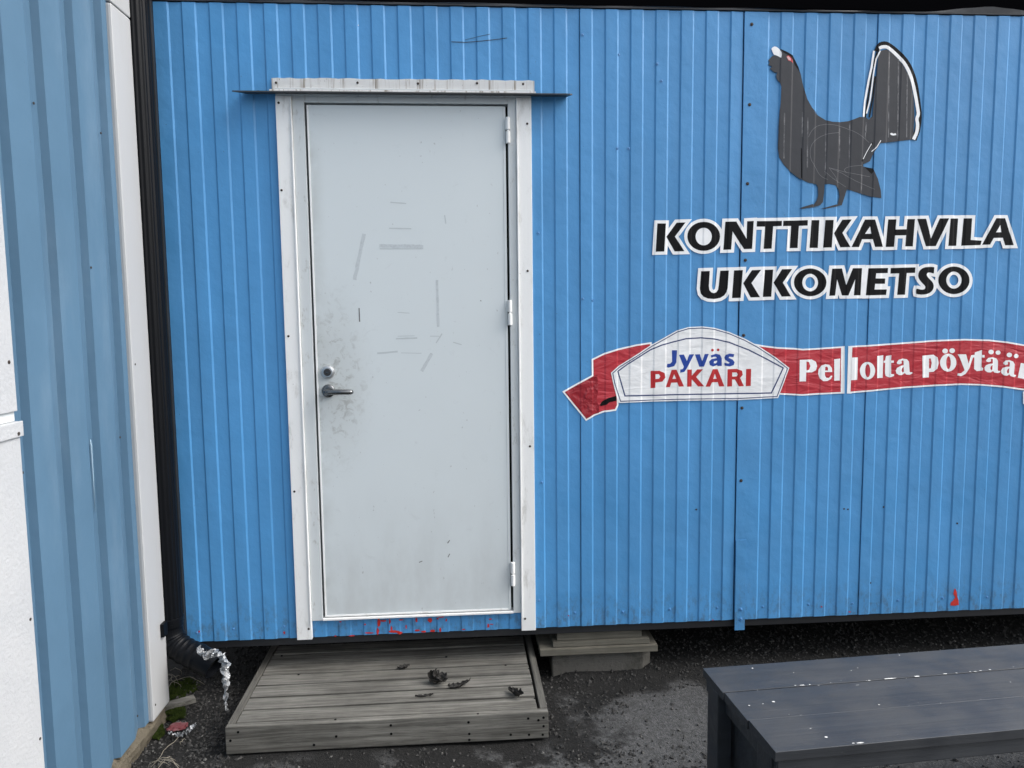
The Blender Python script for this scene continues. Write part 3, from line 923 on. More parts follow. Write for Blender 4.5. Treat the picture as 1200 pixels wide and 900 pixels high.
W2 = [
 ('U', [shape(ZA([(460, 584), (535, 582), (527, 715), (532, 750), (548, 770), (572, 777), (594, 768), (608, 748), (614, 715), (628, 580), (702, 578), (692, 730), (682, 768), (662, 797), (628, 818), (575, 828), (520, 824), (480, 808), (457, 780), (449, 735)]))]),
 ('K', [shape(ZA([(748, 577), (825, 574), (805, 818), (730, 820)])), shape(ZA([(905, 575), (985, 572), (900, 688), (975, 812), (893, 814), (828, 690)]))]),
 ('K', [shape(ZA([(1020, 572), (1092, 570), (1075, 808), (1000, 810)])), shape(ZB([(118, 567), (208, 565), (125, 685), (198, 805), (115, 807), (45, 685)]))]),
 ('O', [shape(ZB(ell(366, 682, 142, 122)), [ZB(ell(366, 684, 70, 77))])]),
 ('M', [shape(ZB([(558, 562), (645, 560), (682, 705), (740, 558), (822, 557), (808, 795), (748, 796), (760, 655), (700, 797), (645, 797), (603, 655), (585, 798), (533, 800)]))]),
 ('E', [shape(ZB([(878, 558), (1052, 556), (1048, 600), (945, 602), (940, 648), (1027, 648), (1023, 694), (936, 695), (930, 745), (1040, 744), (1034, 792), (855, 796)]))]),
 ('T', [shape(ZC([(-50, 556), (167, 550), (163, 598), (90, 600), (75, 790), (5, 792), (22, 603), (-53, 605)]))]),
 ('S', [shape(ZC(smooth_closed([(332, 547), (331, 560), (329, 604), (318, 602), (290, 594), (266, 600), (262, 622), (285, 648), (318, 680), (330, 715), (318, 752), (285, 780), (230, 791), (174, 786), (171, 774), (172, 738), (184, 738), (222, 748), (250, 740), (252, 715), (222, 686), (195, 652), (187, 618), (200, 578), (235, 552), (285, 545)], 1)))]),
 ('O', [shape(ZC(ell(503, 664, 136, 121)), [ZC(ell(503, 662, 68, 75))])]),
]
w2 = word(W2, 3.7, 'lower shorter word of bold black capitals with white outline on the blue wall', [ZA([(1000, 605), (925, 690), (985, 770)])])

# ---------------------------------------------------------------- bird silhouette
H1 = lambda p: cv(p, 890, 40, 9.0)
I1 = lambda p: cv(p, 900, 130, 7.5)
J1 = lambda p: cv(p, 990, 40, 6.43)
bird = thing('bird_decal', 'dark grey vinyl silhouette of a fan-tailed grouse on the blue wall', 'decal')
body = H1([(215, 160), (280, 190), (345, 230), (375, 290), (405, 350), (430, 420), (450, 520), (475, 610), (500, 690), (550, 780), (610, 850)]) + \
    I1([(390, 0), (440, 45), (500, 82), (560, 97), (630, 100), (700, 92), (760, 72), (800, 55), (860, 60), (960, 150), (1000, 262), (930, 360), (890, 445), (832, 470), (835, 490), (920, 510), (960, 600), (985, 700), (990, 768), (900, 755), (800, 725), (690, 690),
        (665, 770), (645, 830), (600, 837), (612, 810), (625, 750), (615, 690), (590, 655), (540, 643), (495, 645), (490, 720), (480, 800), (455, 830), (402, 845), (397, 825), (425, 790), (438, 740), (435, 670), (420, 645), (350, 632), (270, 595), (190, 535), (130, 470), (92, 410), (82, 330), (88, 150), (97, 0)]) + \
    H1([(212, 780), (220, 700), (225, 560), (210, 515), (180, 480), (170, 440), (185, 410), (150, 405), (105, 365), (130, 345), (90, 325), (104, 300), (88, 280), (130, 235), (160, 226), (205, 243), (222, 250)])
lay(shape(body), 0.0004, 'body', 'vbird', bird)
for tb in ([(272, 858), (300, 846), (393, 818), (402, 846), (300, 862)], [(462, 858), (500, 850), (600, 822), (604, 840), (500, 861)]):
    lay(shape(I1(tb)), 0.0003, 'toe', 'vbird', bird)
lay(shape(H1([(122, 160), (135, 142), (155, 133), (180, 140), (205, 160), (226, 195), (229, 225), (222, 253), (205, 243), (175, 227), (150, 222), (135, 195)])), 0.0006, 'beak', 'vwhite', bird)
lay(shape(H1([(215, 160), (280, 188), (347, 228), (377, 290), (407, 350), (428, 420), (405, 380), (370, 330), (345, 270), (300, 225), (250, 200)])), 0.0006, 'nape', 'vblack', bird)
lay(shape(H1([(278, 238), (300, 228), (325, 245), (345, 285), (348, 310), (325, 290), (298, 285)])), 0.0007, 'eye_patch', 'vtred', bird)
lay(shape(H1([(280, 245), (300, 237), (322, 262), (325, 285), (300, 278)])), 0.0009, 'eye', 'vpink', bird)
fan = J1([(245, 170), (270, 125), (310, 118), (360, 150), (430, 230), (485, 330), (514, 480), (522, 600), (512, 795), (280, 822), (190, 830), (130, 690), (205, 620), (215, 500), (235, 300)])
stroke(J1(smooth_open([(240, 125), (262, 80), (320, 78), (410, 152), (480, 240), (525, 360), (548, 520), (558, 610), (548, 715), (520, 792)])), 6.2, 0.0003, 'tail_edge', 'vblack', bird)
lay(shape(fan), 0.0006, 'tail_fan', 'vbird', bird)
rim = smooth_open([(258, 108), (280, 98), (322, 100), (400, 170), (462, 245), (508, 360), (532, 480), (545, 560), (552, 605), (537, 640), (546, 680), (540, 740), (515, 792)])
stroke(J1(rim), 3.8, 0.0008, 'tail_rim', 'vwhite', bird)
stroke(J1([(216, 128), (198, 250), (176, 350), (158, 450), (146, 520), (137, 625)]), 2.3, 0.0009, 'tail_rim', 'vwhite', bird)
stroke(J1([(262, 128), (232, 190), (214, 290), (200, 400), (186, 500), (160, 600)]), 1.6, 0.0010, 'tail_rim', 'vwhite', bird)
stroke(J1([(240, 140), (205, 260), (185, 400), (160, 560), (150, 630)]), 2.0, 0.0008, 'feather_line', 'vblack', bird)
stroke(J1([(225, 320), (206, 480), (180, 630)]), 2.0, 0.0009, 'feather_line', 'vblack', bird)
stroke(I1([(820, 445), (860, 375), (915, 280)]), 1.8, 0.0007, 'feather_line', 'vblack', bird)
stroke(I1([(832, 425), (862, 365), (905, 290)]), 0.8, 0.0009, 'feather_line', 'vwhite', bird)
stroke(I1([(905, 360), (950, 320), (985, 262)]), 1.0, 0.0009, 'feather_line', 'vwhite', bird)
lay(shape(I1([(845, 495), (918, 508), (925, 530), (905, 555), (885, 535)])), 0.0007, 'feather_tip', 'vblack', bird)
for c in (smooth_open([(350, 232), (380, 170), (440, 125), (560, 118), (680, 152), (800, 205), (885, 280)]),
          smooth_open([(620, 192), (500, 205), (410, 255), (365, 320), (365, 420), (410, 490), (450, 570), (520, 605)]),
          [(530, 500), (640, 545), (760, 615), (930, 690)], [(530, 500), (590, 580), (610, 635)], [(530, 500), (680, 540), (890, 580)],
          smooth_open([(690, 545), (660, 520), (700, 490), (820, 480)]), [(490, 530), (560, 590), (680, 670)]):
    stroke(I1(c), 0.55, 0.0007, 'feather_line', 'vline', bird)
k = Mat('rib_highlight_film', (0.050, 0.052, 0.060, 1), 0.45)  # pale tone that paints the light on the ribs across the bird
k.mix(k.ramp(k.noise(45, 5, 0.75, vec=(1, 1, 0.5)), 0.45, 0.62), (0.17, 0.17, 0.18, 1))
M['vhighlight'] = k.m
for c in ([(330, 140), (325, 780)], [(400, 190), (395, 790)], [(465, 300), (460, 780)]):
    stroke(J1(c), 1.3, 0.0008, 'rib_shading', 'vhighlight', bird)
stroke(I1([(290, 330), (292, 590)]), 1.1, 0.0007, 'rib_shading', 'vblack', bird)
for c in ([(300, 10), (298, 230)], [(345, 60), (340, 500)], [(860, 100), (850, 250)], [(820, 560), (815, 700)], [(140, 20), (135, 420)], [(505, 110), (500, 570)], [(625, 150), (625, 420)], [(715, 110), (710, 570)]):
    stroke(I1(c), 1.5, 0.0006, 'rib_shading', 'vhighlight', bird)  # highlight strokes painted along the ribs of the body
lay(shape(J1([(335, 752), (350, 745), (360, 752), (380, 748), (384, 762), (360, 766), (345, 762)])), 0.0009, 'chip', 'vwhite', bird)

# ---------------------------------------------------------------- bakery badge and ribbons
D1 = lambda p: cv(p, 655, 375, 7.5)
E1 = lambda p: cv(p, 790, 375, 7.5)
F1 = lambda p: cv(p, 925, 395, 8.571)
G1 = lambda p: cv(p, 1060, 385, 8.571)
def ribbon(label, red, w, mat='vred', extra=()):
    t = thing('ribbon_decal', label, 'decal')
    backing([shape(red)], w, 0.0002, 'white_border', 'vwhite', t, extra)
    lay(shape(red), 0.0005, 'red_field', mat, t)
    return t
tail = D1([(300, 352), (400, 303), (520, 265), (680, 228), (800, 210), (830, 500), (505, 640), (508, 745), (490, 783), (390, 796), (310, 826), (240, 868), (50, 632), (150, 575), (302, 492)])
rt = ribbon('folded red ribbon tail with white edge left of the arched white badge', tail, 1.9)
lay(shape(D1([(50, 632), (150, 575), (302, 492), (335, 478), (345, 600), (330, 700), (350, 760), (350, 815), (310, 826), (240, 868)])), 0.0008, 'folded_end', 'vdred', rt)
lay(shape(D1([(355, 748), (380, 712), (430, 685), (500, 665), (505, 708), (440, 722), (420, 742), (370, 755)])), 0.0010, 'dark_smear', 'vblack', rt)
red1 = [(880, 404), (894, 406.5), (910, 408.5), (930, 409.5), (940, 410.5), (954, 409.8), (985, 407.7), (984.6, 459.2), (960, 460.4), (939, 461.7), (925, 461), (912.7, 460.4), (895, 458)]
rb1 = ribbon('red ribbon with white letters between arched white badge and narrow gap', red1, 1.8, 'vred', [[(984, 406), (989.2, 405.4), (988.7, 461), (984, 461.2)]])
red2 = [(998, 407), (1020, 405.8), (1060, 402.9), (1095, 400.2), (1130, 398.9), (1159, 399.8), (1179, 402), (1200, 405.6), (1222, 411), (1242, 417.5),
        (1240, 467), (1222, 461), (1200, 455.6), (1174.3, 452), (1147.5, 449.8), (1125.3, 449.2), (1095, 450.6), (1060, 452.9), (1020, 456.8), (995.8, 458.8)]
rb2 = ribbon('long curving red ribbon with white serif lettering right of the narrow gap', red2, 1.8, 'vred', [[(993.3, 405.5), (999, 405.3), (997, 461), (991.6, 461)]])
redt = [(1200, 461), (1232, 470), (1262, 486), (1246, 522), (1228, 500), (1206, 478), (1200, 472)]
rtr = ribbon('small red ribbon end hanging below the long curving ribbon', redt, 1.9, 'vdred')

def glyph(parent, name, mat, outline, holes=(), off=0.0009):
    lay(shape(outline, holes), off, name, mat, parent)
def gl(parent, f, o, h=(), mat='vwhite', name='letter'):
    glyph(parent, name, mat, f(o), [f(q) for q in h])
gl(rb1, F1, [(98, 228), (220, 224), (262, 248), (274, 290), (262, 332), (222, 354), (162, 354), (160, 443), (95, 445)], [[(165, 245), (192, 250), (206, 290), (192, 328), (165, 334)]])
gl(rb1, F1, [(424, 350), (420, 310), (395, 278), (355, 272), (315, 285), (288, 325), (284, 370), (300, 415), (335, 442), (375, 440), (410, 420), (425, 390), (412, 385), (390, 408), (365, 408), (350, 385), (350, 350)],
   [[(352, 335), (354, 300), (370, 295), (382, 310), (380, 335)]])
gl(rb1, F1, [(445, 222), (505, 215), (500, 435), (445, 438)])
gl(rb2, F1, [(620, 205), (682, 203), (675, 428), (612, 432)])
gl(rb2, F1, ell(778, 337, 76, 88, 28), [ell(780, 337, 25, 66, 20)])
gl(rb2, F1, [(875, 190), (938, 182), (932, 408), (875, 412)])
gl(rb2, F1, [(965, 190), (1018, 182), (1015, 235), (1042, 235), (1042, 258), (1015, 258), (1015, 370), (1045, 372), (1045, 390), (1000, 405), (962, 390), (955, 360), (957, 258), (942, 258), (942, 238), (957, 235)])
A_O = [(0.08, 0.22), (0.2, 0.06), (0.45, 0), (0.7, 0.05), (0.82, 0.2), (0.84, 0.8), (0.9, 0.86), (1.0, 0.84), (1.0, 0.93), (0.85, 1.0), (0.65, 0.98), (0.55, 0.88), (0.4, 0.99), (0.2, 0.99), (0.04, 0.88), (0.0, 0.72), (0.08, 0.55), (0.3, 0.44), (0.5, 0.40), (0.5, 0.15), (0.42, 0.1), (0.36, 0.14), (0.38, 0.28), (0.24, 0.34), (0.1, 0.3)]
A_H = [(0.5, 0.5), (0.40, 0.58), (0.36, 0.72), (0.42, 0.84), (0.5, 0.8)]
def put(pts, o, u, v): return [(o[0] + p[0]*u[0] + p[1]*v[0], o[1] + p[0]*u[1] + p[1]*v[1]) for p in pts]
for o_, u_, v_, dots in (((-100, 305), (168, -8), (5, 165), ()), ((800, 282), (162, 12), (-10, 155), ((860, 235, 27), (932, 241, 25))),
                         ((975, 305), (152, 25), (-18, 160), ((1042, 264, 27), (1112, 275, 25)))):
    gl(rb2, G1, put(A_O, o_, u_, v_), [put(A_H, o_, u_, v_)])
    for (a, b, r) in dots: gl(rb2, G1, ell(a, b, r, r*0.88, 16))
gl(rb2, G1, [(172, 272), (285, 262), (325, 290), (336, 345), (322, 402), (285, 434), (240, 437), (238, 490), (175, 492)], [[(240, 300), (258, 300), (268, 345), (258, 400), (240, 402)]])
gl(rb2, G1, ell(432, 342, 83, 90, 28), [ell(435, 342, 24, 65, 20)])
for q in ((400, 225), (473, 222)): gl(rb2, G1, ell(q[0], q[1], 28, 25, 16))
gl(rb2, G1, [(528, 258), (610, 258), (635, 350), (662, 268), (692, 263), (642, 400), (605, 455), (560, 478), (525, 470), (528, 450), (560, 448), (595, 418), (550, 300)])
gl(rb2, G1, [(700, 240), (770, 215), (770, 265), (795, 265), (795, 290), (768, 290), (765, 385), (782, 400), (775, 420), (720, 428), (692, 405), (695, 290), (668, 290), (672, 268), (697, 265)])
gl(rb2, G1, [(1160, 345), (1225, 355), (1235, 365), (1280, 352), (1330, 380), (1300, 530), (1240, 518), (1265, 400), (1225, 395), (1200, 508), (1130, 492)])

# badge: sits over the two ribbons
badge = thing('badge_decal', 'arched white vinyl badge with navy outlines and red and blue lettering', 'decal')
d = 1012.5
outer = [(455, 462), (520, 404), (700, 290), (812, 215), (930, 150), (d+20, 92), (d+120, 62), (d+240, 56), (d+350, 68), (d+480, 105), (d+620, 165), (d+740, 230), (d+880, 322), (d+1008, 420), (d+908, 684), (d+560, 702), (d+100, 708), (800, 716), (530, 728), (518, 724), (475, 560)]
lay(shape(D1(outer)), 0.0013, 'white_field', 'vbadge', badge)
cxy = (d+60, 470)
def inset(pts, k_): return [(p[0] + (cxy[0]-p[0])*k_, p[1] + (cxy[1]-p[1])*k_*1.6) for p in pts]
def offs(poly, d_):
    out = []
    n_ = len(poly)
    ar = sum(a[0]*b[1]-b[0]*a[1] for a, b in zip(poly, poly[1:]+poly[:1]))
    sg = 1 if ar > 0 else -1
    for i in range(n_):
        a, b, c = Vector(poly[i-1]), Vector(poly[i]), Vector(poly[(i+1) % n_])
        n1, n2 = (b-a).normalized(), (c-b).normalized()
        n1, n2 = Vector((-n1.y, n1.x))*sg, Vector((-n2.y, n2.x))*sg
        m = (n1+n2).normalized()
        out.append(tuple(b + m*d_/max(0.5, m.dot(n1))))
    return out
stroke(D1(offs([p for i_, p in enumerate(outer) if i_ != 19] , 14)), 1.0, 0.0016, 'outline', 'vnavy', badge, True)
inner = [(516, 450), (600, 388), (700, 325), (800, 262), (900, 220), (1010, 190), (d+100, 164), (d+230, 156), (d+350, 166), (d+480, 196), (d+650, 262), (d+800, 338), (d+952, 420), (d+850, 640), (d+400, 648), (d, 655), (800, 661), (578, 666)]
stroke(D1(inner), 1.4, 0.0016, 'outline', 'vnavy', badge, True)
gl2 = lambda f, o, h=(), mat='vtred': glyph(badge, 'letter', mat, f(o), [f(q) for q in h], 0.0017)
gl2(D1, [(990, 265), (1035, 265), (1030, 370), (1010, 405), (960, 418), (945, 412), (950, 385), (975, 383), (992, 365)], (), 'vblue')
gl2(E1, [(38, 305), (82, 303), (108, 360), (130, 302), (172, 300), (110, 420), (85, 455), (50, 462), (50, 435), (72, 430), (82, 410)], (), 'vblue')
gl2(E1, [(180, 302), (222, 300), (243, 362), (265, 298), (300, 297), (258, 408), (218, 410)], (), 'vblue')
gl2(E1, [(318, 310), (365, 296), (400, 305), (415, 335), (415, 402), (378, 404), (374, 394), (340, 408), (310, 395), (303, 365), (325, 342), (372, 335), (365, 322), (345, 322), (322, 330)], [[(374, 355), (348, 362), (345, 378), (360, 382), (374, 370)]], 'vblue')
gl2(E1, ell(332, 264, 12, 12, 12)); gl2(E1, ell(383, 262, 12, 12, 12))
gl2(E1, [(525, 300), (518, 325), (480, 322), (475, 332), (510, 348), (528, 370), (520, 395), (485, 407), (440, 400), (438, 375), (475, 382), (485, 375), (445, 350), (438, 330), (450, 305), (485, 294)], (), 'vblue')
gl2(D1, [(803, 447), (880, 445), (925, 465), (932, 505), (905, 540), (845, 548), (843, 595), (803, 598)], [[(845, 475), (875, 475), (888, 495), (875, 515), (845, 518)]])
gl2(E1, [(-25, 438), (18, 436), (82, 582), (38, 584), (25, 548), (-28, 550), (-40, 588), (-76, 590)], [[(-3, 475), (15, 515), (-18, 517)]])
gl2(E1, [(112, 435), (152, 434), (152, 490), (200, 433), (250, 432), (190, 500), (260, 582), (208, 583), (152, 520), (150, 584), (110, 585)])
gl2(E1, [(335, 432), (378, 430), (438, 582), (392, 583), (380, 545), (328, 547), (312, 584), (272, 585)], [[(355, 470), (370, 515), (340, 516)]])
gl2(E1, [(465, 432), (545, 428), (592, 445), (598, 480), (575, 508), (608, 580), (565, 582), (530, 522), (505, 522), (505, 582), (462, 584)], [[(506, 460), (545, 460), (556, 478), (545, 495), (506, 496)]])
gl2(E1, [(628, 430), (672, 428), (668, 578), (624, 580)])

# ---------------------------------------------------------------- neighbouring shed on the left
shed = thing('shed', 'weathered grey-blue metal shed corner with white trim beside the drainpipe', 'building')
SB = 0.065
P0 = on_z(194.4, 821, SB)
P1 = on_z(133, 899, SB)
sd = (P1 - P0); sd.z = 0; sd.normalize()            # along the wall, towards the camera side
sn = Vector((-sd.y, sd.x, 0))
if sn.x < 0: sn = -sn                                # outward normal (+x)
def shed_uv(px, py):
    v = ray(px, py)
    t = (P0 - CAM).dot(sn)/v.dot(sn)
    p = CAM + v*t
    return (p-P0).dot(sd), p.z
def SP(u, out, z): return P0 + sd*u + sn*out + Vector((0, 0, z - P0.z))
S_TOP = 4.8  # unseen upper part, raised to block sky light from the left
S_LEN = 8.0  # unseen length, stretched to shade the left of the container wall
uT = shed_uv(150, 440)[0]                            # end of white corner trim
uW = shed_uv(10.5, 500)[0]                           # start of white panel
def dark(px0, px1): return shed_uv(px0, 440)[0], shed_uv(px1, 440)[0]
kn = [(uT - 0.03, 0.0)]
ribs = []
rp = []
for a, b in ((22, 32), (65, 75), (104, 113)):
    ua, ub = dark(b, a)      # u grows towards the camera
    rp.append((ua, ub))
pit = (rp[0][0] - rp[2][0])/2
w_ = rp[1][1] - rp[1][0]
base_u = rp[2][0]
kk = -3
while base_u + kk*pit < S_LEN - 0.2:
    u0 = base_u + kk*pit
    if u0 > uT + 0.02:
        # towards the camera: flat (low) ... rise; the face that looks at the camera falls from rib to flat
        ribs.append(u0)
    kk += 1
pk = [(uT - 0.03, 0.0)]
for u0 in ribs:
    pk += [(u0, 0.0), (u0 + 0.008, -0.021), (u0 + 0.078, 0.0)]
pk.append((S_LEN, 0.0))
bm = bmesh.new(); prev = None
zs_ = [SB + (S_TOP-SB)*i/16 for i in range(17)]
for (u, o_) in pk:
    col = [bm.verts.new(SP(u, o_ + 0.003*mnoise.noise((u*2, z_*1.4, 7)), z_)) for z_ in zs_]
    if prev:
        for i in range(16): bm.faces.new((prev[i], prev[i+1], col[i+1], col[i]))
    prev = col
wallp = bm_obj(bm, 'wall_sheet', 'faded', shed)
# body of the shed, behind the sheet
def sbox(name, u0, u1, o0, o1, z0, z1, mat, parent, bev=0.002):
    M4 = Matrix(((sd.x, sn.x, 0, P0.x), (sd.y, sn.y, 0, P0.y), (0, 0, 1, 0), (0, 0, 0, 1)))
    return box(name, (u0, o0, z0), (u1, o1, z1), mat, parent, bev, 0, M4)
sbox('inner_wall', 0.01, S_LEN, -1.5, -0.045, SB + 0.01, S_TOP, 'rail', shed, 0)
# corner flashing: flat leg and folded leg
zj = shed_uv(130, 7)[1]
cf = sbox('corner_trim', 0.0, uT - 0.001, -0.014, 0.016, SB - 0.003, zj - 0.002, 'corner', shed, 0.008)
sbox('corner_trim', 0.0, uT - 0.001, -0.014, 0.016, zj + 0.002, S_TOP, 'corner', shed, 0.004)
sbox('end_wall', 0.012, 0.03, -1.5, -0.016, SB - 0.002, S_TOP, 'corner', shed, 0)
M4s = Matrix(((sd.x, sn.x, 0, 0), (sd.y, sn.y, 0, 0), (0, 0, 1, 0), (0, 0, 0, 1)))
def shed_screw(px, py, out=0.0, s=0.45, dark=True, par=wallp):
    u, z_ = shed_uv(px, py)
    o = link('screw', screw_dk if dark else screw_me, None, par)
    p = SP(u, out, z_)
    o.location = p
    o.rotation_euler = (0, 0, math.atan2(sn.y, sn.x) + math.pi/2)
    o.scale = (s, s, s)
for a in [(38.5, 121, .003), (117.5, 156, .003), (106, 313.5, .003), (140, 512.5, .003), (25.5, 554, .003), (160.5, 839, .003)]:
    shed_screw(a[0], a[1], a[2])
shed_screw(153, 427, 0.0165, 0.5, True, cf); shed_screw(177, 826, 0.0165, 0.5, True, cf)
# white boards at the near end: upper panel, grey gap strip, lower panel
u_u, zu = shed_uv(9, 483)
u_l, zl = shed_uv(11, 494)
u_p = shed_uv(20, 600)[0]
uE = u_p + 0.75
p1 = sbox('white_panel', u_p - 0.002, uE, 0.004, 0.020, shed_uv(10, 482)[1], 2.5, 'panel', shed, 0.002)
p2 = sbox('gap_strip', u_p, uE, 0.004, 0.012, shed_uv(11, 494)[1] + 0.001, shed_uv(10, 482)[1] - 0.001, 'jamb', shed, 0.001)
p3 = sbox('white_panel', u_p - 0.012, uE, 0.0205, 0.026, shed_uv(12, 512)[1], shed_uv(11, 494)[1], 'panel', shed, 0.002)
p4 = sbox('white_panel', u_p - 0.004, uE, 0.004, 0.020, 0.03, shed_uv(11, 494)[1], 'panel', shed, 0.002)
shed_screw(9.8, 508.5, 0.027, 0.6, True, p3); shed_screw(1, 424.5, 0.021, 0.6, True, p1)
shed_screw(26.5, 726, 0.021, 0.5, True, p4); shed_screw(38, 866, 0.021, 0.5, True, p4)
# paint drip on the faded sheet
ud, zd = shed_uv(107, 522)
ud2, zd2 = shed_uv(113, 600)
bm = bmesh.new()
tube_bm(bm, [SP(ud, -0.002, zd + 0.02), SP(ud, -0.001, zd), SP(ud, -0.001, (zd+zd2)/2), SP(ud, -0.002, zd2)], [0.001, 0.0035, 0.0022, 0.0008], 6)
k = Mat('pale_blue_drip', (0.20, 0.29, 0.37, 1), 0.4); M['drip'] = k.m
bm_obj(bm, 'paint_drip', 'drip', wallp, smooth=True)
# rough footing
bm = bmesh.new()
nU, nZ = 60, 5
rows = []
for i in range(nU+1):
    u = 2.2*i/nU if i < nU else S_LEN
    row = []
    for j in range(nZ+1):
        z_ = -0.05 + (SB + 0.050)*j/nZ
        n_ = mnoise.noise((u*9, z_*14, 2.0))*0.012 + mnoise.noise((u*26, z_*30, 6.0))*0.006
        row.append(bm.verts.new(SP(u + 0.006, 0.004 + n_ + (0.012 if j == 0 else 0) - (0.02 if j == nZ else 0), z_)))
    row.append(bm.verts.new(SP(u + 0.006, -0.4, SB - 0.002)))
    rows.append(row)
for a, b in zip(rows, rows[1:]):
    for j in range(nZ+1): bm.faces.new((a[j], a[j+1], b[j+1], b[j]))
e0 = rows[0]
ev = [bm.verts.new(v.co - sn*0.4) for v in e0]
for j in range(nZ+1): bm.faces.new((e0[j], e0[j+1], ev[j+1], ev[j]))
bm_obj(bm, 'footing', 'found', shed, smooth=False)

# ---------------------------------------------------------------- rain pipe
pipe = thing('drainpipe', 'black fluted metal drainpipe with elbow at the corner between shed and container', 'drainpipe')
YP = -0.085
xa, za = wxz(156, 20, YP); xb, zb = wxz(197.5, 690, YP)
PX = (xa+xb)/2
PR = 0.046
zE = wxz(199, 733, YP)[1]
bm = bmesh.new()
tube_bm(bm, [(PX, YP, zE - 0.02), (PX, YP, 0.9), (PX, YP, 1.7), (PX, YP, 3.0)], PR, 72, 18, 0.004, cap=False)
bm_obj(bm, 'downpipe', 'pipe', pipe, smooth=True)
bm = bmesh.new()
mouth = on_y(249, 789, YP - 0.10)
ctr = [(PX, YP, zE + 0.012)]
c0 = Vector((PX, YP, zE - 0.004))
c3 = Vector((mouth.x, YP - 0.07, mouth.z + 0.01))
c1 = c0 + Vector((0, 0, -0.11)); c2 = c3 - Vector((0.085, -0.035, -0.05))
NE = 26
pts = [Vector((PX, YP, zE + 0.02)), Vector((PX, YP, zE + 0.005))]; rad_ = [PR + 0.0065, PR + 0.0065]
for i in range(NE+1):
    t = i/NE
    p = c0*(1-t)**3 + c1*3*t*(1-t)**2 + c2*3*t*t*(1-t) + c3*t**3
    pts.append(p)
    rad_.append(PR + 0.004 + (0.0025 if (i % 3 == 1 and 2 < i < 20) else 0))
tube_bm(bm, pts, rad_, 36, cap=False)
n_v = len(bm.verts)
elb = bm_obj(bm, 'elbow', 'pipe', pipe, smooth=False)
md = elb.modifiers.new('thick', 'SOLIDIFY'); md.thickness = 0.003; md.offset = -1
bm = bmesh.new()
dirm = (pts[-1]-pts[-3]).normalized()
tube_bm(bm, [pts[-1] - dirm*0.03, pts[-1] - dirm*0.028], [PR - 0.002, PR - 0.003], 24)
bm_obj(bm, 'pipe_inside', 'gasket', pipe)
box('collar', (PX - PR - 0.010, YP - 0.02, zE + 0.018), (PX - PR + 0.004, YP + 0.03, zE + 0.055), 'pipe', pipe, bev=0.002)
bm = bmesh.new()
tube_bm(bm, [(PX, YP, zE + 0.017), (PX, YP, zE + 0.019), (PX, YP, zE + 0.036), (PX, YP, zE + 0.038)], [PR + 0.004, PR + 0.0085, PR + 0.0085, PR + 0.004], 40)
bm_obj(bm, 'clamp_ring', 'pipe', pipe, smooth=False)
xx, zz = wxz(217.5, 733, YP - 0.03)
bm = bmesh.new(); bmesh.ops.create_uvsphere(bm, u_segments=8, v_segments=6, radius=0.004)
bmesh.ops.translate(bm, verts=bm.verts, vec=(PX + PR*0.86, YP - PR*0.62, zE + 0.028))
bm_obj(bm, 'clamp_bolt', 'chrome', pipe, smooth=True)
ub, zb_ = shed_uv(181.5, 741)
bx0 = SP(ub, 0.017, zb_)
sbox('wall_bracket', ub - 0.045, ub - 0.008, 0.0165, 0.030, zb_ - 0.026, zb_ + 0.026, 'pipe', pipe)

# ---------------------------------------------------------------- wooden step
step = thing('door_step', 'low weathered grey wooden platform step in front of the white door', 'step')
fl, fr = on_z(265.4, 884.9, 0.0), on_z(642.9, 866.4, 0.0)
SY = (fl.y + fr.y)/2
SX0, SX1 = fl.x, fr.x
ZS = 0
for a in (on_y(265.4, 854.5, SY).z, on_y(642.9, 832.2, SY).z): ZS += a/2
TB = 0.026
box('front_board', (SX0, SY, 0.004), (SX1, SY + 0.028, ZS), 'wood', step, bev=0.003, jit=0.001)
box('side_board', (SX0 + 0.001, SY + 0.0288, 0.004), (SX0 + 0.028, 0.26, ZS - 0.001), 'woody', step, bev=0.003, jit=0.001)
box('side_board', (SX1 - 0.028, SY + 0.0288, 0.004), (SX1 - 0.001, 0.26, ZS + 0.002), 'woody', step, bev=0.003, jit=0.001)
bw = 0.0905
y_ = SY + 0.0335
i = 0
step_boards = []
while y_ + bw < 0.27:
    j_ = random.uniform(-0.002, 0.0015)
    b_ = box('deck_board', (SX0 + 0.0295 + random.uniform(0, .002), y_, ZS - TB + j_), (SX1 - 0.036 - random.uniform(0, 0.006), y_ + bw - random.uniform(0.010, 0.014), ZS - 0.002 + j_), 'wood', step, bev=0.0025, jit=0.0012)
    step_boards.append(b_)
    y_ += bw; i += 1
for xx in (SX0 + 0.05, (SX0+SX1)/2 - 0.02, SX1 - 0.08):
    box('joist', (xx, SY + 0.03, 0.003), (xx + 0.045, 0.25, ZS - TB - 0.003), 'woody', step, bev=0.002)
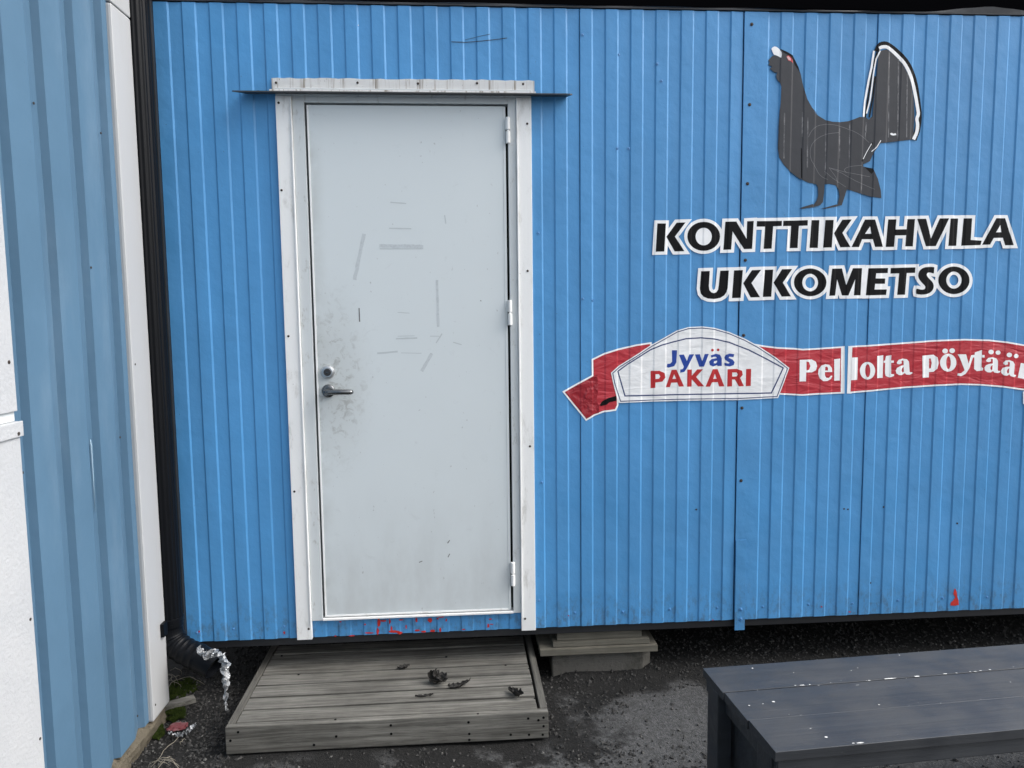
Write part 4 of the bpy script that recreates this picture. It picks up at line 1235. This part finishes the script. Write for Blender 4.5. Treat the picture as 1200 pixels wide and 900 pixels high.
# nail heads in the front board and in the deck
bm = bmesh.new()
tube_bm(bm, [(0, 0.003, 0), (0, -0.0004, 0)], 0.0048, 10)
nail_me = bpy.data.meshes.new('nail'); bm.to_mesh(nail_me); bm.free(); nail_me.materials.append(M['gasket'])
for px, py in [(458, 850), (458.5, 860), (549, 846.5), (550, 860), (550, 868), (619, 842), (631, 844), (637, 851), (637, 841), (620, 861), (636, 861), (598.5, 861), (270, 868), (394, 863), (368, 873), (279, 858)]:
    o = link('nail', nail_me, None, step)
    p = on_y(px, py, SY)
    o.location = (p.x, SY - 0.0002, min(max(p.z, 0.012), ZS - 0.012))
for px, py in [(523, 769), (592.5, 779), (330, 768), (350, 790), (560, 836.5), (620, 783), (624, 800), (627, 818), (393, 843)]:
    o = link('nail', nail_me, None, step)
    p = on_z(px, py, ZS); o.location = (p.x, p.y, ZS + 0.0005); o.rotation_euler = (R(-90), 0, 0)
    o.location.z = ZS - 0.0012 if p.y > SY + 0.03 else ZS - 0.0002

# ---------------------------------------------------------------- support blocks under the container
t = thing('support_block', 'concrete pad with stacked timber boards supporting the container beside the step', 'block')
zt = Z_BOT - 0.0385
zA, zB = on_y(700, 766.5, 0).z, on_y(700, 758.5, 0).z
zC_ = on_y(700, 750.5, 0.015).z
x0, x1 = on_y(633, 762, 0.0).x, on_y(771, 758, 0.0).x
bm = bmesh.new()
a, b = on_y(650, 775, 0.02).x, on_y(766, 772, 0.02).x
f0 = [(a - 0.01, 0.03, -0.03), (b - 0.05, 0.025, -0.03), (b, 0.075, -0.03), (b, 0.36, -0.03), (a, 0.36, -0.03)]
f1 = [(p[0], p[1], zA*0.72) for p in f0]
f2 = [(p[0] + (0.012 if p[0] < b - 0.06 else -0.002), p[1] + (0.022 if p[1] < 0.2 else 0), zA - 0.001) for p in f0]
rows = [[bm.verts.new(p) for p in q] for q in (f0, f1, f2)]
for r1, r2 in zip(rows, rows[1:]):
    for i in range(5): bm.faces.new((r1[i], r1[(i+1) % 5], r2[(i+1) % 5], r2[i]))
bm.faces.new(rows[-1]); bm.faces.new(rows[0][::-1])
bmesh.ops.bevel(bm, geom=list(bm.edges), offset=0.005, segments=2, affect='EDGES')
bm_obj(bm, 'concrete_pad', 'concrete', t)
box('timber_board', (x0, 0.0, zA), (x1, 0.30, zB - 0.001), 'woodpale', t, bev=0.002, jit=0.001)
box('timber_board', (on_y(648, 755, .015).x, 0.015, zB), (on_y(761, 750, .015).x, 0.28, zC_ - 0.001), 'woodpale', t, bev=0.002, jit=0.001)
box('timber_board', (on_y(653, 746, .03).x, 0.030, zC_), (on_y(752, 742, .03).x, 0.27, max(zt - 0.001, zC_ + 0.008)), 'woodpale', t, bev=0.002, jit=0.0006)

# ---------------------------------------------------------------- bench
bench = thing('bench', 'low dark grey painted wooden bench with chipped paint on the asphalt', 'bench')
BZ = 0.44
A_, B_, C_, D_ = on_z(823, 783, BZ), on_z(1198.4, 755.3, BZ), on_z(1198.4, 853.7, BZ), on_z(910.1, 882, BZ)
bu = ((B_ - A_).normalized() + (C_ - D_).normalized()); bu.z = 0; bu.normalize()
bv = Vector((bu.y, -bu.x, 0))                       # towards the camera
if bv.y > 0: bv = -bv
WB = (D_ - A_).dot(bv)
skew = (D_ - A_).dot(bu)
M4b = Matrix(((bu.x, bv.x, 0, A_.x), (bu.y, bv.y, 0, A_.y), (0, 0, 1, 0), (0, 0, 0, 1)))
LB = 1.75
bench.matrix_world = M4b
def bbox(name, lo, hi, parent, bev=0.003, mat='bench', jit=0.0008):
    bm = bmesh.new(); add_box(bm, lo, hi, bev, jit)
    return bm_obj(bm, name, mat, parent)
bwid = WB/3
seat = []
for i in range(3):
    s = bbox('seat_board', (0.0 + skew*(i+0.5)/3, i*bwid + 0.0016, BZ - 0.026), (LB, (i+1)*bwid - 0.0016, BZ + random.uniform(-0.0012, 0.0004)), bench, 0.0012)
    seat.append(s)
ap = 0.0262
for v0 in (0.008, WB - 0.036):
    bbox('long_rail', (0.010 + skew*(v0/WB), v0, BZ - 0.070), (LB - 0.02, v0 + 0.026, BZ - ap - 0.001), bench)
bbox('end_rail', (0.020 + skew*0.5, 0.115, BZ - 0.085), (0.044 + skew*0.5, WB - 0.115, BZ - ap - 0.001), bench)
bbox('end_rail', (LB - 0.05, 0.034, BZ - 0.085), (LB - 0.024, WB - 0.034, BZ - ap - 0.001), bench)
for u0 in (0.010, LB - 0.075):
    for v0 in (0.034, WB - 0.110):
        k0 = (0.004 + skew*(v0/WB)) if u0 < 0.5 else u0 - 0.03
        bbox('leg', (k0, v0, 0.0), (k0 + 0.045, v0 + 0.076, BZ - ap - 0.002), bench)
bbox('leg_shade_panel', (0.056 + skew*0.5, 0.060, 0.06), (0.076 + skew*0.5, WB - 0.060, BZ - 0.088), bench)  # added panel, stands in for the dark shade between the legs
# bare flecks along the seams
def fleck(u, v, lu, lv, i):
    n = random.randint(5, 8)
    bm = bmesh.new()
    vs_ = [bm.verts.new((u + lu*math.cos(2*math.pi*q/n)*random.uniform(.55, 1), v + lv*math.sin(2*math.pi*q/n)*random.uniform(.5, 1), BZ + 0.0009)) for q in range(n)]
    f = bm.faces.new(vs_); f.normal_update()
    if f.normal.z < 0: f.normal_flip()
    me = bpy.data.meshes.new('paint_fleck'); bm.to_mesh(me); bm.free()
    link('paint_fleck', me, 'chip', seat[i])
Bi = M4b.inverted()
def flpx(px, py, wpx, hpx):
    p = Bi @ on_z(px, py, BZ)
    s = 1/ (F_PX/2.05)
    i = max(0, min(2, int(p.y/bwid)))
    if 0.01 < p.y < WB - 0.004: fleck(p.x, p.y, wpx*s, hpx*s*1.6, i)
for a in [(1043, 795.3, 11, 1.1), (1075, 792.8, 5, 1.1), (1018.5, 797.7, 2.4, .8), (1108, 789.8, 4, .7), (1121, 788.8, 2, .6), (1143, 787, 3, .7), (1149, 786.2, 2, .7), (1160, 785, 2.2, .8), (1137, 787.3, 1.5, .6),
          (940, 803.3, 5, .8), (932, 803.5, 2, .6), (949, 802.5, 2, .6), (906.5, 822.5, 3, 1.2), (878, 827, 1.5, .8), (894, 825, 1.2, .6), (881.8, 783.3, 1.4, .8), (997.5, 786, 1.2, .6), (1005, 783, 1.5, .5),
          (968, 864, 2.4, 1.2), (1008, 870.8, 6, 1), (1000, 871.2, 2, .7), (1054, 768, 1.6, .7), (950, 854, 1.2, .6), (1030, 826, 1.2, .6), (1005, 803, 3.5, .35), (1184, 799.5, 1, .6), (930, 788.5, 1, .5)]:
    flpx(*a)
for i in range(22):
    p = Bi @ Vector((0, 0, 0))
    u = random.uniform(0.05, 1.0); sv = random.choice((bwid, 2*bwid)) + random.gauss(0, 0.006)
    fleck(u, sv, random.uniform(0.0008, 0.004), random.uniform(0.0005, 0.0011), int(sv/bwid) if int(sv/bwid) < 3 else 2)

# ---------------------------------------------------------------- litter, moss, stones
def crumple(name, c, r, mat, seed, flat=0.6, parent=None, detail=3, amp=0.5, sx=1.0, rz=0.0, **kw):
    bm = bmesh.new()
    bmesh.ops.create_icosphere(bm, subdivisions=detail, radius=1)
    for v in bm.verts:
        n_ = mnoise.noise(v.co*1.6 + Vector((seed, 0, 0)))*amp + mnoise.noise(v.co*4.3 + Vector((0, seed, 0)))*amp*0.7
        v.co = v.co*(1 + n_)
        v.co.x *= sx; v.co.z *= flat
        v.co *= r
    zmin = min(v.co.z for v in bm.verts)
    rm = Matrix.Rotation(rz, 3, 'Z')
    for v in bm.verts:
        v.co.z -= zmin
        v.co = rm @ v.co
    o = bm_obj(bm, name, mat, parent, **kw)
    o.location = c
    return o
def leaf_sheet(bm, c, L_, W_, rz, curl, fold, tilt, seed):
    """a dry leaf: pointed blade with folded midrib, curled tip and crumpled edge"""
    nu, nv = 14, 8
    g = []
    rm = Matrix.Rotation(rz, 3, 'Z') @ Matrix.Rotation(tilt, 3, 'Y')
    for i in range(nu+1):
        u = i/nu
        half = W_*0.5*(math.sin(math.pi*min(1, u*1.02))**0.75)*(1 + 0.18*math.sin(u*19 + seed))
        row = []
        for j in range(nv+1):
            v = (j/nv - 0.5)*2
            ang = (u-0.35)*curl
            x = L_*(math.sin(ang)/curl if abs(curl) > 1e-3 else u-0.35)
            z = L_*((1-math.cos(ang))/curl if abs(curl) > 1e-3 else 0)
            y = v*half*math.cos(fold*abs(v))
            z += abs(v)*half*math.sin(fold) + L_*0.10*mnoise.noise((u*4 + seed, v*2.2, seed)) + L_*0.05*mnoise.noise((u*11, v*6, seed*2))
            row.append(rm @ Vector((x, y, z)))
        g.append(row)
    zmin = min(p.z for r_ in g for p in r_)
    vv = [[bm.verts.new(p + Vector(c) - Vector((0, 0, zmin))) for p in r_] for r_ in g]
    for i in range(nu):
        for j in range(nv):
            bm.faces.new((vv[i][j], vv[i+1][j], vv[i+1][j+1], vv[i][j+1]))
def leaf_at(px, py, specs, label):
    p = on_z(px, py, ZS)
    t = thing('dead_leaf', label, 'leaf', 'dead leaves on the step') if len(specs) > 1 else None
    for (ox, oy, oz, L_, W_, rz, cu, fo, ti, sd_) in specs:
        bm = bmesh.new()
        leaf_sheet(bm, (0, 0, 0), L_*1.25, W_*1.3, rz, cu, fo, ti, sd_)
        o = bm_obj(bm, 'leaf_blade' if t else 'dead_leaf', 'leaf', t, smooth=False,
                   **({} if t else dict(label=label, cat='leaf', group='dead leaves on the step')))
        o.location = (p.x + ox, p.y + oy, ZS - 0.0015 + oz)
        md = o.modifiers.new('thick', 'SOLIDIFY'); md.thickness = 0.0012
leaf_at(511, 801, [(0, 0, 0, .075, .05, .4, 2.4, .7, .2, 1.1), (-.012, .004, .006, .06, .045, 1.9, 3.0, .9, -.3, 2.3), (.012, -.003, .010, .06, .04, -.7, 2.6, .8, .5, 3.7), (0, .008, .016, .05, .04, 2.7, 3.2, .6, -.5, 4.9)],
        'largest dark crumpled dead leaf clump on the wooden step')
leaf_at(536, 805, [(-.005, -.004, 0, .06, .026, .15, 1.2, .8, 0, 5.5), (.018, .010, 0, .05, .018, .35, 1.6, .9, 0.1, 6.2), (-.022, .012, 0, .035, .02, -.3, 1.0, .4, 0, 7.2)], 'dark curled dead leaves right beside the largest clump on the step')
leaf_at(602, 814, [(0, 0, 0, .085, .036, -1.0, 1.3, 1.0, 0, 8.8), (.006, .002, .006, .06, .028, -1.15, 1.8, .8, 0.2, 9.1)], 'pale-edged curled dead leaf near the right side of the step')
leaf_at(471, 783, [(0, 0, 0, .042, .024, .05, .9, .4, 0, 3.3), (.014, .003, .001, .026, .014, .5, 1.4, .6, 0, 3.9)], 'small flat dark dead leaf towards the back of the step')
leaf_at(494, 816, [(0, 0, -0.002, .055, .008, .04, .4, .3, 0, 2.2)], 'thin dark leaf scrap lying along a board gap on the step')

# gravel: too many to count
bm = bmesh.new()
def stone(bm, x, y, r, z=None):
    n0 = len(bm.verts)
    vs_ = []
    base = [(1, 0, 0), (-1, 0, 0), (0, 1, 0), (0, -1, 0), (0, 0, 1), (0, 0, -1)]
    q = Matrix.Rotation(random.uniform(0, 6.3), 3, 'Z') @ Matrix.Rotation(random.uniform(0, 3), 3, 'X')
    sc = Vector((random.uniform(.6, 1.3), random.uniform(.6, 1.2), random.uniform(.5, .9)))
    for b_ in base:
        v = q @ Vector((b_[0]*sc.x, b_[1]*sc.y, b_[2]*sc.z))*r*random.uniform(.8, 1.15)
        vs_.append(bm.verts.new(Vector((x, y, (z if z is not None else ground_h(x, y)) + r*0.25)) + v))
    for f in ((0, 2, 4), (2, 1, 4), (1, 3, 4), (3, 0, 4), (2, 0, 5), (1, 2, 5), (3, 1, 5), (0, 3, 5)):
        bm.faces.new([vs_[i] for i in f])
def in_step(x, y): return SX0 - 0.01 < x < SX1 + 0.01 and SY - 0.01 < y < 0.27
cnt = 0
while cnt < 13000:
    x, y = random.uniform(-1.25, 3.0), random.uniform(-0.95, 0.5)
    dens = 0.0
    if y > -0.13 + 0.15*mnoise.noise((x*3, y*3, 0)): dens = 0.55
    if x < SX0 + 0.02: dens = 1.0
    if SX1 < x < SX1 + 0.30 + 0.25*mnoise.noise((x*4, y*4, 3)): dens = max(dens, 0.45)
    if y < SY: dens = max(dens, 0.12 + 0.4*max(0, mnoise.noise((x*3, y*3, 8))))
    if dens < 0.06: dens = 0.05
    if random.random() > dens or in_step(x, y): continue
    stone(bm, x, y, random.choice((0.003, 0.004, 0.0045, 0.006, 0.008)) * random.uniform(.7, 1.3))
    cnt += 1
for _ in range(160):
    p = on_z(random.uniform(215, 290), random.uniform(790, 890), 0)
    if in_step(p.x, p.y): continue
    stone(bm, p.x, p.y, random.uniform(0.006, 0.011))
bm_obj(bm, 'gravel', 'stone', label='loose dark gravel scattered along the foot of the walls', cat='gravel', kind='stuff')

# moss cushions
def moss(poly, label):
    pts3 = [on_z(a, b, 0) for a, b in poly]
    cx_, cy_ = sum(p.x for p in pts3)/len(pts3), sum(p.y for p in pts3)/len(pts3)
    bm = bmesh.new()
    for _ in range(3600):
        a = random.uniform(0, 2*math.pi)
        i = int(a/(2*math.pi)*len(pts3)) % len(pts3)
        e = pts3[i].lerp(pts3[(i+1) % len(pts3)], random.random())
        r_ = math.sqrt(random.random())*(1.0 + 0.35*mnoise.noise((e.x*40, e.y*40, 1.0))) + abs(random.gauss(0, 0.06))
        x, y = cx_ + (e.x-cx_)*r_, cy_ + (e.y-cy_)*r_
        if mnoise.noise((x*55, y*55, 4.0)) < -0.28: continue
        h = max(0.0, 0.007*(1-r_*r_)) + 0.005*max(0, mnoise.noise((x*70, y*70, 7.0))) + 0.001
        b0 = Vector((x, y, h - 0.006))
        tip = b0 + Vector((random.uniform(-.005, .005), random.uniform(-.005, .005), random.uniform(0.004, 0.008)))
        s_ = Vector((random.uniform(-1, 1), random.uniform(-1, 1), 0)).normalized()*0.0016
        bm.faces.new([bm.verts.new(b0 - s_), bm.verts.new(b0 + s_), bm.verts.new(tip + s_*0.4), bm.verts.new(tip - s_*0.4)])
    bm_obj(bm, 'moss', 'moss', label=label, cat='moss', kind='stuff')
moss([(192, 810), (205, 797), (228, 796), (232, 806), (218, 815), (200, 818)], 'green moss patch between the pipe elbow and the wood offcut')
moss([(188, 842), (196, 830), (216, 827), (216, 838), (205, 845)], 'green moss patch on the open side of the wood offcut')
moss([(178, 862), (180, 850), (190, 848), (192, 858), (186, 866)], 'small green moss patch at the foot of the shed corner')

# wood offcut
a, b = on_z(196, 827, 0.02), on_z(229, 818, 0.02)
dirw = (b-a); dirw.z = 0; Lw = dirw.length; dirw.normalize()
nw = Vector((-dirw.y, dirw.x, 0))
M4w = Matrix(((dirw.x, nw.x, 0, a.x), (dirw.y, nw.y, 0, a.y), (0, 0, 1, 0), (0, 0, 0, 1)))
box('wood_offcut', (-0.05, -0.004, 0.0), (Lw, 0.034, 0.022), 'wood', None, 0.002, 0.002, M4w, label='short grey wood offcut lying on moss below the pipe elbow', cat='wood')

# foil strip hanging from the pipe mouth
def ribbon3(name, pts, widths, mat, parent=None, seed=0.0, tw=5.0, cr=0.006, label=None, cat=None, nrm=None):
    bm = bmesh.new(); prev = None
    P = [Vector(p) for p in pts]
    N_ = 70; K_ = 7
    for i in range(N_+1):
        t = i/N_*(len(P)-1); k_ = min(int(t), len(P)-2); f = t-k_
        pa, pb = P[max(k_-1, 0)], P[k_]; pc, pd = P[k_+1], P[min(k_+2, len(P)-1)]
        c = 0.5*((2*pb) + (pc-pa)*f + (2*pa-5*pb+4*pc-pd)*f*f + (3*pb-pa-3*pc+pd)*f**3)
        tan = (pc-pb).normalized()
        ang = tw*i/N_ + seed + 0.7*math.sin(i*0.5 + seed)
        ref = Vector((0, 1, 0)) if abs(tan.y) < .8 else Vector((1, 0, 0))
        a_ = tan.cross(ref).normalized(); b_ = tan.cross(a_)
        side = a_*math.cos(ang) + b_*math.sin(ang); nn = tan.cross(side)
        w = widths[k_]*(1-f) + widths[k_+1]*f
        row = []
        for j in range(K_):
            s = (j/(K_-1)-0.5)
            row.append(bm.verts.new(c + side*w*s + nn*(w*0.35*math.cos(s*5.5 + i*0.8) + cr*mnoise.noise((i*0.55, j*1.3, seed)))))
        if prev:
            for j in range(K_-1): bm.faces.new((prev[j], prev[j+1], row[j+1], row[j]))
        prev = row
    return bm_obj(bm, name, mat, parent, False, label=label, cat=cat)
yf_ = pts[-1].y - 0.05
fp = [on_y(232, 758, yf_ + 0.0), on_y(240, 768, yf_ - 0.01), on_y(252, 765, yf_ - 0.02), on_y(262, 772, yf_ - 0.02), on_y(264, 786, yf_ - 0.025), on_y(265, 805, yf_ - 0.03), on_y(264, 822, yf_ - 0.03), on_y(266, 833, yf_ - 0.03)]
ribbon3('foil_strip', fp, [0.022, 0.034, 0.030, 0.038, 0.034, 0.022, 0.016, 0.010], 'foil', seed=1.3, tw=7.0, label='crumpled silver foil strip dangling from the pipe elbow mouth', cat='foil')
# wrapper on the ground
wr = thing('food_wrapper', 'torn red and silver wrapper lying on gravel near the shed corner', 'wrapper')
wp = [on_z(197, 857, 0.012), on_z(206, 861, 0.012), on_z(216, 859, 0.014), on_z(224, 853, 0.016), on_z(230, 848, 0.018)]
ribbon3('silver_edge', wp, [0.010, 0.016, 0.020, 0.016, 0.010], 'foil', wr, 4.0, 1.2, 0.004)
p = on_z(208, 855, 0)
crumple('red_sheet', (p.x, p.y, 0.0), 0.026, 'wrapred', 4.4, 0.35, wr, 3, 0.4, 1.3, 0.3)
# dry stems
def stems(spots, label):
    t = thing('dry_grass', label, 'dry grass')
    for (x0_, y0_, x1_, y1_, arch) in spots:
        a, b = on_z(x0_, y0_, 0.003), on_z(x1_, y1_, 0.006)
        q = [a.lerp(b, i/7) + Vector((0.004*math.sin(i*1.7 + x0_), 0.003*math.cos(i*2.1), arch*math.sin(math.pi*i/7))) for i in range(8)]
        tube('stem', q, [0.0011]*7 + [0.0005], 'twig', t, 5)
random.seed(5)
stems([(212, 862, 178, 899, .01), (215, 866, 211, 872, .004), (178, 897, 205, 891, .02), (182, 900, 208, 896, .025), (176, 893, 212, 898, .015), (190, 889, 212, 904, .02), (185, 904, 200, 887, .015), (172, 899, 198, 897, .02)],
      'thin pale dry grass stems strewn near the footing of the shed')
stems([(194, 797, 214, 806, .012), (196, 806, 216, 796, .015), (195, 800, 212, 792, .01), (198, 790, 204, 803, .012), (209, 796, 239, 802, .02), (200, 786, 214, 790, .02), (195, 792, 210, 800, .02)],
      'tangle of dry stems in the corner behind the pipe elbow')
